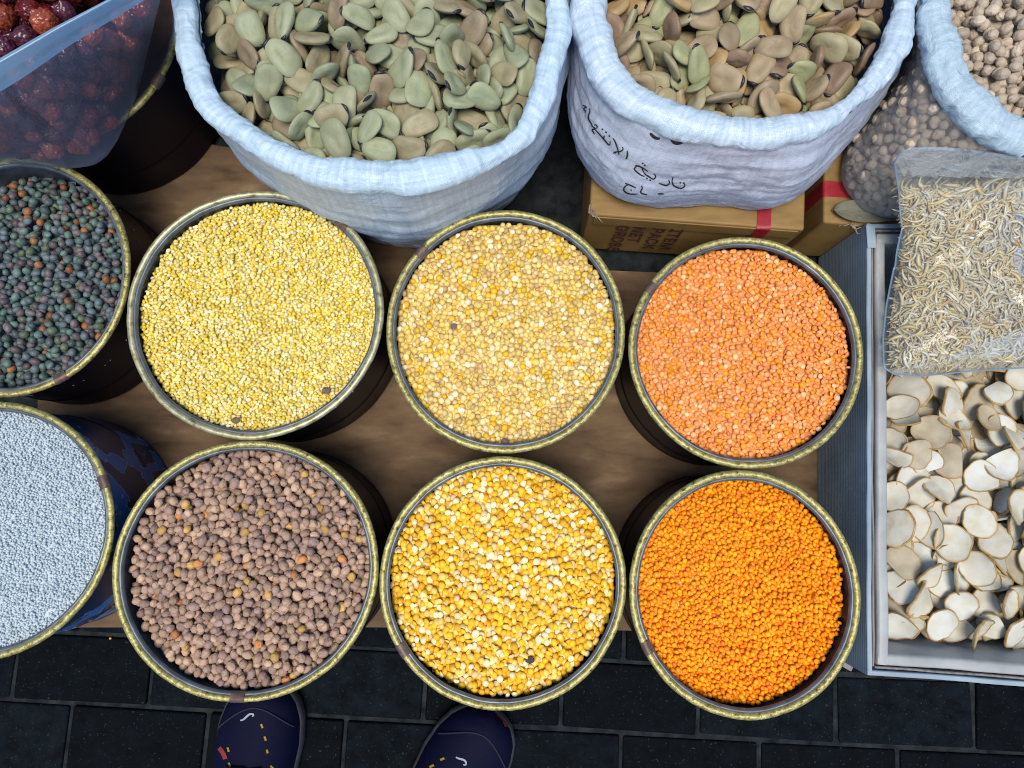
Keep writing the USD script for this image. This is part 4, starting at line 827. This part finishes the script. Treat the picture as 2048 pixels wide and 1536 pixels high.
e = 0.002; gx, gy = (bag_h(x + e, y) - bag_h(x - e, y)) / (2 * e), (bag_h(x, y + e) - bag_h(x, y - e)) / (2 * e)
gy = gy + (base_z(y + e) - base_z(y - e)) / (2 * e)
nv = np.stack([-gx, -gy, np.ones(n)], 1) + rng.normal(size=(n, 3)) * 0.14; nv /= np.linalg.norm(nv, axis=1, keepdims=True)
t = rng.normal(size=(n, 3)); t -= nv * (t * nv).sum(1, keepdims=True); t /= np.linalg.norm(t, axis=1, keepdims=True)
Qs = np.stack([t, np.cross(nv, t), nv], 2)
root = thing('pale_shreds', 'pale yellow dried shreds packed inside the clear bag', 'dried shreds', kind='stuff')
instancer(str(root.GetPath()) + '/shreds', [(s, m) for s in shreds for m in sm_], rng.integers(0, 6, n) * 4 + choose(rng, n, [0.42, 0.34, 0.16, 0.08]), np.stack([x, y, z], 1), Qs, rng.uniform(0.8, 1.15, n)).SetCustomDataByKey('kind', 'stuff')
core = np.stack([X, Y, base_z(Y) - ZP + np.maximum(ZP + bag_h(X, Y) - 0.011, ZP - 0.0055)], -1)[:, qs < 0.95]
m = (core[..., 1] < fill_y - 0.003); gf = grid_faces(nth + 1, core.shape[1]); gf = gf[m.reshape(-1)[gf].all(1)]
obj('packed_core', (core.reshape(-1, 3), gf), sm_[2], root, smooth=True)

# ------------------------------------------------------------------ the milky tub of red dried fruit, standing on the dark tin
Z0, Z1 = 0.1495, 0.300
rim_px = [(-330, 285), (-150, 205), (0, 117), (105, 57), (212, 1), (300, -48), (345, -90), (350, -150), (300, -230), (150, -270), (-100, -250), (-300, -120), (-400, 100), (-390, 240)]
bot_px = [(-250, 292), (-120, 312), (0, 327), (80, 336), (150, 340), (192, 334), (216, 316), (238, 284), (258, 240), (275, 200), (292, 140), (300, 60), (280, -30), (150, -110), (-50, -110), (-230, -40), (-320, 120), (-310, 240)]
pts = lambda px, z: W(np.array(px, float)[:, 0], np.array(px, float)[:, 1], z)[:, :2]
def lin_star(px, z, c=None):
    q = pts(px, z); q = np.asarray(shapely.Polygon(q).buffer(-0.022).buffer(0.022).exterior.segmentize(0.004).coords)[:-1]
    s = Star.__new__(Star); s.c = q.mean(0) if c is None else c; d = q - s.c; th = np.arctan2(d[:, 1], d[:, 0]) % (2 * np.pi); o = np.argsort(th); s.th, s.r = th[o], np.hypot(d[:, 0], d[:, 1])[o]; return s
Sr = lin_star(rim_px, Z1); tc = Sr.c; Sb = lin_star(bot_px, Z0, tc)
nth = 240; th = np.arange(nth + 1) / nth * 2 * np.pi; cs, sn = np.cos(th), np.sin(th)
def tub_r(k):
    return Sb(th) * (1 - k) + Sr(th) * k
tub = thing('fruit_tub', 'milky blue plastic tub with thick rim holding dark red dried fruit', 'tub')
def ring_mesh(ks, zs, offs):
    V = np.stack([np.stack([tc[0] + (tub_r(k) + o) * cs, tc[1] + (tub_r(k) + o) * sn, np.full(nth + 1, z)], -1) for k, z, o in zip(ks, zs, offs)], 1)
    return V.reshape(-1, 3), grid_faces(nth + 1, len(ks))
ks = np.linspace(0, 0.86, 24); zs = Z0 + 0.004 + (Z1 - Z0 - 0.004) * ks
wall = ring_mesh(np.r_[0, 0, 0, ks], np.r_[Z0, Z0, Z0 + 0.0012, zs], np.r_[-0.06, -0.004, -0.0012, ks * 0])
obj('wall', wall, M['tub_wall'], tub, smooth=60)
zr_ = lambda k: Z0 + 0.004 + (Z1 - Z0 - 0.004) * k
obj('rim', ring_mesh([0.84, 0.85, 0.99, 1, 1, 0.99, 0.9], [zr_(0.84), zr_(0.845), Z1 - 0.0014, Z1, Z1, Z1 - 0.0015, zr_(0.9)], [0.0006, 0.0026, 0.0030, 0.0022, -0.0004, -0.0012, -0.0012]), M['tub_rim'], tub, smooth=50)
fr = []
for i in range(4):
    v, f = ico(4); d = v.copy()
    rid = np.abs(meshkit.fbm(d * 1.7 + i * 9, 2, 40 + i) - 0.5) * 2; r2 = np.abs(meshkit.fbm(d * 3.6 + i * 5, 2, 60 + i) - 0.5) * 2
    k = 0.84 + 0.30 * rid + 0.16 * r2
    fr.append((d * k[:, None] * np.array([(0.0108, 0.0098, 0.0090), (0.0100, 0.0098, 0.0094), (0.0116, 0.0098, 0.0088), (0.0098, 0.0094, 0.0090)][i]), f))
frm = [grain_mat('red_fruit_%d' % i, c, c2, vary=0.25, bump=0.15, scale=120, rough=0.30, spec=0.6) for i, (c, c2) in enumerate([((0.15, 0.012, 0.014), (0.07, 0.006, 0.012)), ((0.22, 0.028, 0.014), (0.12, 0.012, 0.010)), ((0.075, 0.014, 0.035), (0.04, 0.008, 0.02)), ((0.30, 0.06, 0.02), (0.18, 0.03, 0.015))])]
rel = lambda x, y: np.hypot(x - tc[0], y - tc[1])
rin = lambda x, y: np.interp(np.arctan2(y - tc[1], x - tc[0]) % (2 * np.pi), th[:-1], np.minimum(tub_r(0.0), tub_r(0.8))[:-1], period=2 * np.pi)
rng = np.random.default_rng(41)
lim = W(-150, 100, 0.25)[0]
zf = 0.262
tar = lambda x, y: zf + 0.014 * (meshkit.noise(np.stack([x * 20, y * 20, 0 * x], -1)) - 0.5) + 0 * x
R = np.maximum(tub_r(0), tub_r(1)).max() + 0.03; b_ = (tc[0] - R, tc[1] - R, tc[0] + R, tc[1] + R)
C, Q, Sc, kd, seen = pour(lambda x, y: (rel(x, y) < rin(x, y) - 0.010) & (x > lim), tar, b_, np.array([(0.0112, 0.0100, 0.0094)] * 4), rng, zf - Z0 - 0.004, 0.0028, 0.7, 0.8, 0.92, most=1500, K=4)
# the fruit lying against the sloping wall above its foot
thp = rng.uniform(0, 2 * np.pi, 1400); kp = rng.uniform(0.02, 0.74, 1400); extra = []
rr_ = np.interp(thp, th, Sb(th)) * (1 - kp) + np.interp(thp, th, Sr(th)) * kp - 0.0165
cand = np.stack([tc[0] + rr_ * np.cos(thp), tc[1] + rr_ * np.sin(thp), Z0 + 0.012 + (zf - Z0 - 0.012) * kp / 0.74], 1); cand = cand[cand[:, 0] > lim]
extra = []
for p in cand:
    if not extra or np.min(((np.array(extra) - p) ** 2).sum(1)) > 0.0165 ** 2: extra.append(p)
extra = np.array(extra)
col = choose(rng, len(C), [0.42, 0.26, 0.22, 0.10]); fn = ['dark red', 'bright red', 'purple', 'orange red']
pc = P(C); vis = in_frame(C, 25) & (seen > 2e-5) & (C[:, 2] > zf - 0.02) & (pc[:, 1] < 130 - 0.5 * pc[:, 0])
for i in np.flatnonzero(vis):
    tag(obj('dried_fruit', fr[kd[i]], frm[col[i]], smooth=True, M=place(C[i], Q[i], Sc[i])), f'{fn[col[i]]} wrinkled dried fruit {where_in(P(C[i]), (-40, -60, 230, 120))} of the visible tub opening', 'dried fruit', 'dried fruit on top in the tub')
root = thing('fruit_filling', 'dark dried fruit lower in the tub, seen blurred through its milky wall', 'dried fruit', kind='stuff')
k = ~vis; Cx = np.vstack([C[k], extra]); n = len(extra)
instancer(str(root.GetPath()) + '/fruits', [(a, m) for a in fr for m in frm], np.r_[(kd * 4 + col)[k], rng.integers(0, 4, n) * 4 + choose(rng, n, [0.3, 0.15, 0.42, 0.13])], Cx, np.concatenate([Q[k], Rot.random(n, random_state=5).as_matrix()]), np.r_[Sc[k], rng.uniform(0.85, 1.1, n)]).SetCustomDataByKey('kind', 'stuff')
print('fruit', vis.sum(), len(Cx))

# ------------------------------------------------------------------ the photographer's running shoes on the pavement
M['shoe'] = worn('navy_mesh_fabric', [(0.35, (0.0004, 0.0010, 0.010)), (0.65, (0.0009, 0.0020, 0.026))], 700, 0.7, spec=0.15, bump=0.5, dist=0.0006)
M['sole'] = worn('grey_purple_foam', [(0.3, (0.030, 0.030, 0.040)), (0.7, (0.065, 0.064, 0.08))], 60, 0.6)
M['white_mark'] = mat('white_mark', {'p': ('principled_bsdf', {'base_color': (0.30, 0.36, 0.42), 'roughness': 0.4})}, [])
M['yellow_mark'] = mat('yellow_thread', {'p': ('principled_bsdf', {'base_color': (0.30, 0.20, 0.012), 'roughness': 0.5})}, [])
M['red_mark'] = mat('red_mark', {'p': ('principled_bsdf', {'base_color': (0.22, 0.025, 0.02), 'roughness': 0.5})}, [])
M['lace'] = worn('navy_lace', [(0.3, (0.002, 0.003, 0.014)), (0.7, (0.006, 0.008, 0.03))], 300, 0.8)
def shoe(label, toe_px, ang, L=0.205, half=0.040, mirror=1, marks=()):
    o = W(*toe_px, 0.0); ax = np.array([math.sin(ang), math.cos(ang), 0]); sx = np.array([ax[1], -ax[0], 0]) * mirror   # ax points to the toe
    t = thing('running_shoe', label, 'shoe', 'pair of running shoes')
    s = np.linspace(0, 1, 44); n = 28; ph = np.linspace(0, np.pi, n)
    wd = half * np.interp(s, [0, 0.015, 0.05, 0.11, 0.2, 0.32, 0.5, 0.7, 0.88, 0.96, 1], [0.0, 0.34, 0.62, 0.83, 0.97, 1.0, 0.9, 0.76, 0.74, 0.6, 0.0])
    hh = np.interp(s, [0, 0.02, 0.08, 0.2, 0.35, 0.5, 0.62, 0.8, 1], [0.012, 0.022, 0.030, 0.037, 0.047, 0.060, 0.066, 0.066, 0.062])
    bend = 0.16 * half * np.cos(s * np.pi)
    loc = lambda y, x, z: o[None] * [1, 1, 0] + ax[None] * (-np.ravel(y))[:, None] * L + sx[None] * np.ravel(x)[:, None] + np.array([0, 0, 1.0])[None] * np.ravel(z)[:, None]
    Yg, Xg, Zg = np.repeat(s[:, None], n, 1), np.cos(ph)[None] * wd[:, None] * np.sign(1) * (1 - 0.10 * np.sin(ph)[None] ** 2) + bend[:, None], 0.012 + hh[:, None] * np.sin(ph)[None] ** 0.75
    up = loc(Yg, Xg, Zg); f = grid_faces(44, n)
    hole = ((Yg > 0.60) & (Yg < 0.93) & (np.abs(np.cos(ph))[None] < 0.55)).ravel(); fo = f[~hole[f].all(1)]
    surf = (up, f)
    upper_ = obj('upper', (up, fo), M['shoe'], t, smooth=True)
    sec = [(0.94, 0.0), (1.03, 0.003), (1.05, 0.011), (1.03, 0.018), (0.97, 0.0195)]
    mid = np.stack([loc(s + (k - 1) * (s - 0.5) * 0.35, 0 * s + bend + side * wd * k, 0 * s + z) for side in (1,) for k, z in sec], 1)
    mid2 = np.stack([loc(s + (k - 1) * (s - 0.5) * 0.35, 0 * s + bend - wd * k, 0 * s + z) for k, z in sec], 1)
    obj('midsole', join((mid.reshape(-1, 3), grid_faces(44, 5)), (mid2.reshape(-1, 3), grid_faces(44, 5)[:, ::-1]), (np.concatenate([mid[:, 0], mid2[:, 0]]), np.array([[i, i + 1, 45 + i, 44 + i] for i in range(43)]))), M['sole'], t, smooth=50)
    q = np.linspace(0, 2 * np.pi, 40); cy, cx = 0.765 + 0.165 * np.cos(q), 0.60 * np.sin(q) * np.interp(0.765 + 0.165 * np.cos(q), s, wd) * 0.95
    obj('collar', tube(loc(cy, cx + np.interp(cy, s, bend), 0.012 + np.interp(cy, s, hh) * 0.99), 0.004, 7), M['lace'], t, smooth=True)
    obj('insole', (loc(np.r_[0.765, cy], np.r_[0, cx], np.r_[0.02, 0 * cy + 0.024]), np.array([[0, i + 1, i + 2] for i in range(39)])), M['lace'], t, smooth=True)
    for k in range(4):
        y0 = 0.36 + k * 0.065; xs = np.linspace(-0.42, 0.42, 9)
        obj('lace', tube(loc(0 * xs + y0 + 0.01 * (xs > 0), xs * np.interp(y0, s, wd) + np.interp(y0, s, bend), 0.0145 + np.interp(y0, s, hh) * np.sin(np.arccos(xs * 0.98)) ** 0.75), 0.0024, 6), M['lace'], upper_, smooth=True)
    for y0, x0, x1 in ((0.10, -0.93, 0.93),):
        xs = np.linspace(x0, x1, 24); yy = y0 + 0.13 * xs ** 2 * (1 if y0 < 0.2 else -0.6)
        obj('overlay_seam', tube(loc(yy, xs * np.interp(yy, s, wd) * 0.99 + np.interp(yy, s, bend), 0.0122 + np.interp(yy, s, hh) * np.sqrt(np.clip(1 - (xs * 0.99) ** 2, 0, 1)) ** 0.75), 0.0009, 5), M['lace'], upper_, smooth=True)
    for name, mt, strokes, wpx in marks:
        rb_ = ribbons(strokes, surf, wpx, lambda p: p, 0.0007, taper=name == 'swoosh')
        if rb_: obj(name, rb_, mt, upper_, smooth=False)
        else: print('no', name, label)
cr2 = lambda L_: [tuple(np.array([380, 1240]) + np.array(p) / 2.7676) for p in L_]
shoe('navy running shoe under the brown chickpea tin', (524, 1352), math.radians(-1), half=0.0445, mirror=1, marks=[
    ('swoosh', M['white_mark'], [cr2([(278, 556), (310, 538), (340, 520), (350, 522), (345, 535)])], 4.0),
    ('red_patch', M['red_mark'], [cr2([(160, 708), (178, 730), (195, 770)])], 9.0)] + [('yellow_stitch', M['yellow_mark'], [cr2(q)], 4.0) for q in ([(393, 576), (402, 598)], [(412, 645), (420, 668)], [(425, 718), (430, 738)], [(445, 808), (462, 822)], [(208, 705), (214, 730)], [(214, 790), (222, 815)])])
shoe('navy running shoe under the bright yellow split pea tin', (975, 1402), math.radians(27), half=0.0445, mirror=1, marks=[
    ('swoosh', M['white_mark'], [cr2([(1472, 758), (1500, 770), (1526, 785), (1528, 798), (1512, 800)])], 4.0),
    ('red_patch', M['red_mark'], [cr2([(1700, 520), (1728, 545), (1750, 590)])], 6.0)] + [('yellow_stitch', M['yellow_mark'], [cr2(q)], 4.5) for q in ([(1385, 775), (1408, 765)], [(1325, 815), (1350, 803)])])

# ------------------------------------------------------------------ small things lying about
M['string'] = worn('grey_string', [(0.3, (0.10, 0.085, 0.08)), (0.7, (0.22, 0.18, 0.17))], 300, 0.9)
q = np.array([W(x, y, z) for x, y, z in ((246, 690, 0.03), (243, 712, 0.014), (236, 728, 0.010), (222, 746, 0.009), (208, 764, 0.009), (196, 778, 0.009))])
tck, _ = splprep(q.T, s=0, k=3); p = np.stack(splev(np.linspace(0, 1, 40), tck), 1)
fray = thing('string', 'frayed grey string on the cardboard between the dark pulses and yellow lentils', 'string')
w_ = np.linspace(0, 30, 40); off = 0.0011
obj('strand', tube(p + np.stack([np.cos(w_), np.sin(w_), np.sin(w_)], 1) * off, 0.0012, 6), M['string'], fray); obj('strand', tube(p - np.stack([np.cos(w_), np.sin(w_), np.sin(w_) * 0.6], 1) * off, 0.0012, 6), M['string'], fray)
g = np.random.default_rng(9); ends = [tube(np.array([p[-1] + (W(196 + dx * t_, 778 + 12 * t_, 0.009) - W(196, 778, 0.009)) + [0, 0, 0.001 * math.sin(t_ * 3 + dx)] for t_ in np.linspace(0, 1, 5)]), 0.0006, 4) for dx in np.linspace(-16, 14, 10)]
tuft = obj('frayed_end', join(*ends), M['string'], fray); tuft.SetCustomDataByKey('kind', 'stuff')
M['leaf'] = worn('grey_green_dry_leaf', [(0.3, (0.12, 0.12, 0.085)), (0.7, (0.18, 0.18, 0.13))], 50, 0.7, bump=0.2)
s = np.linspace(0, 1, 24); cl_ = np.stack([np.interp(s, [0, 1], [1664, 1800]), np.interp(s, [0, 0.5, 1], [421, 428, 440])], 1); wd = 22 * np.sin(np.pi * s ** 0.75) ** 0.8
rows = np.stack([W(cl_[:, 0], cl_[:, 1] + k * wd, ZC + 0.003) + np.stack([0 * s, 0 * s, 0.004 * abs(k) + 0.006 * s], 1) for k in np.linspace(-1, 1, 7)], 1)
bot = rows - [0, 0, 0.0005]
leaf = thing('dry_leaf', 'flat grey green dry leaf on the hidden yellow carton', 'leaf')
obj('blade', join((rows.reshape(-1, 3), grid_faces(24, 7)), (bot.reshape(-1, 3), grid_faces(24, 7)[:, ::-1])), M['leaf'], leaf, smooth=True)
obj('midrib', tube(rows[:, 3] + [0, 0, 0.0004], 0.0006, 5), M['leaf'], leaf, smooth=True)
M['chip'] = worn('brown_chip', [(0.3, (0.09, 0.06, 0.045)), (0.7, (0.19, 0.13, 0.10))], 300, 0.8)
M['chip_dark'] = worn('dark_chip', [(0.3, (0.02, 0.017, 0.02)), (0.7, (0.06, 0.05, 0.055))], 300, 0.8)
for (x, y), H_, r, m, lab in (((652, 781), HA, 4.2, 'chip', 'brown chip near the lower edge of the yellow lentils'), ((471, 841), HA, 4.0, 'chip', 'second brown chip, at the bottom edge of the yellow lentils'), ((908, 652), HB, 3.4, 'chip', 'brown chip among the pale split peas'),
                              ((1010, 883), HB, 3.8, 'chip', 'brown chip at the front edge of the pale split peas'), ((1060, 1320), HE, 4.2, 'chip_dark', 'small black chip on the yellow split peas')):
    z = 0.15
    for _ in range(4): w_ = W(x, y, z); z = float(H_[2](np.array([w_[0]]), np.array([w_[1]]))[0]) + 0.0022
    v, f = seed_round(r * mm, r * 0.75 * mm, r * 0.5 * mm, int(x), 2, 0.35)
    tag(obj('brown_chip' if m == 'chip' else 'black_chip', (v + W(x, y, z), f), M[m], smooth=30), lab, 'chip')
for i, (x, y, m) in enumerate(((686, 941, 'yellow'), (163, 1251, 'white'), (220, 1277, 'yellow'))):
    v, f = seed_half(*(np.array([2.6, 2.4, 1.4]) * mm * (1 if i == 0 else 0.5)), i, 2)
    tag(obj('spilled_seed', (v + W(x, y, ZG + 0.0016 if i == 0 else 0.0012), f), '/World/Looks/' + ('chana_0' if m == 'yellow' else 'pearl_0'), smooth=True),
        ['yellow split pea spilled on the cardboard between the front tins', 'white crumb lying on the dark pavers by the cardboard edge', 'yellow crumb lying on the dark pavers below the cardboard edge'][i], 'seed')
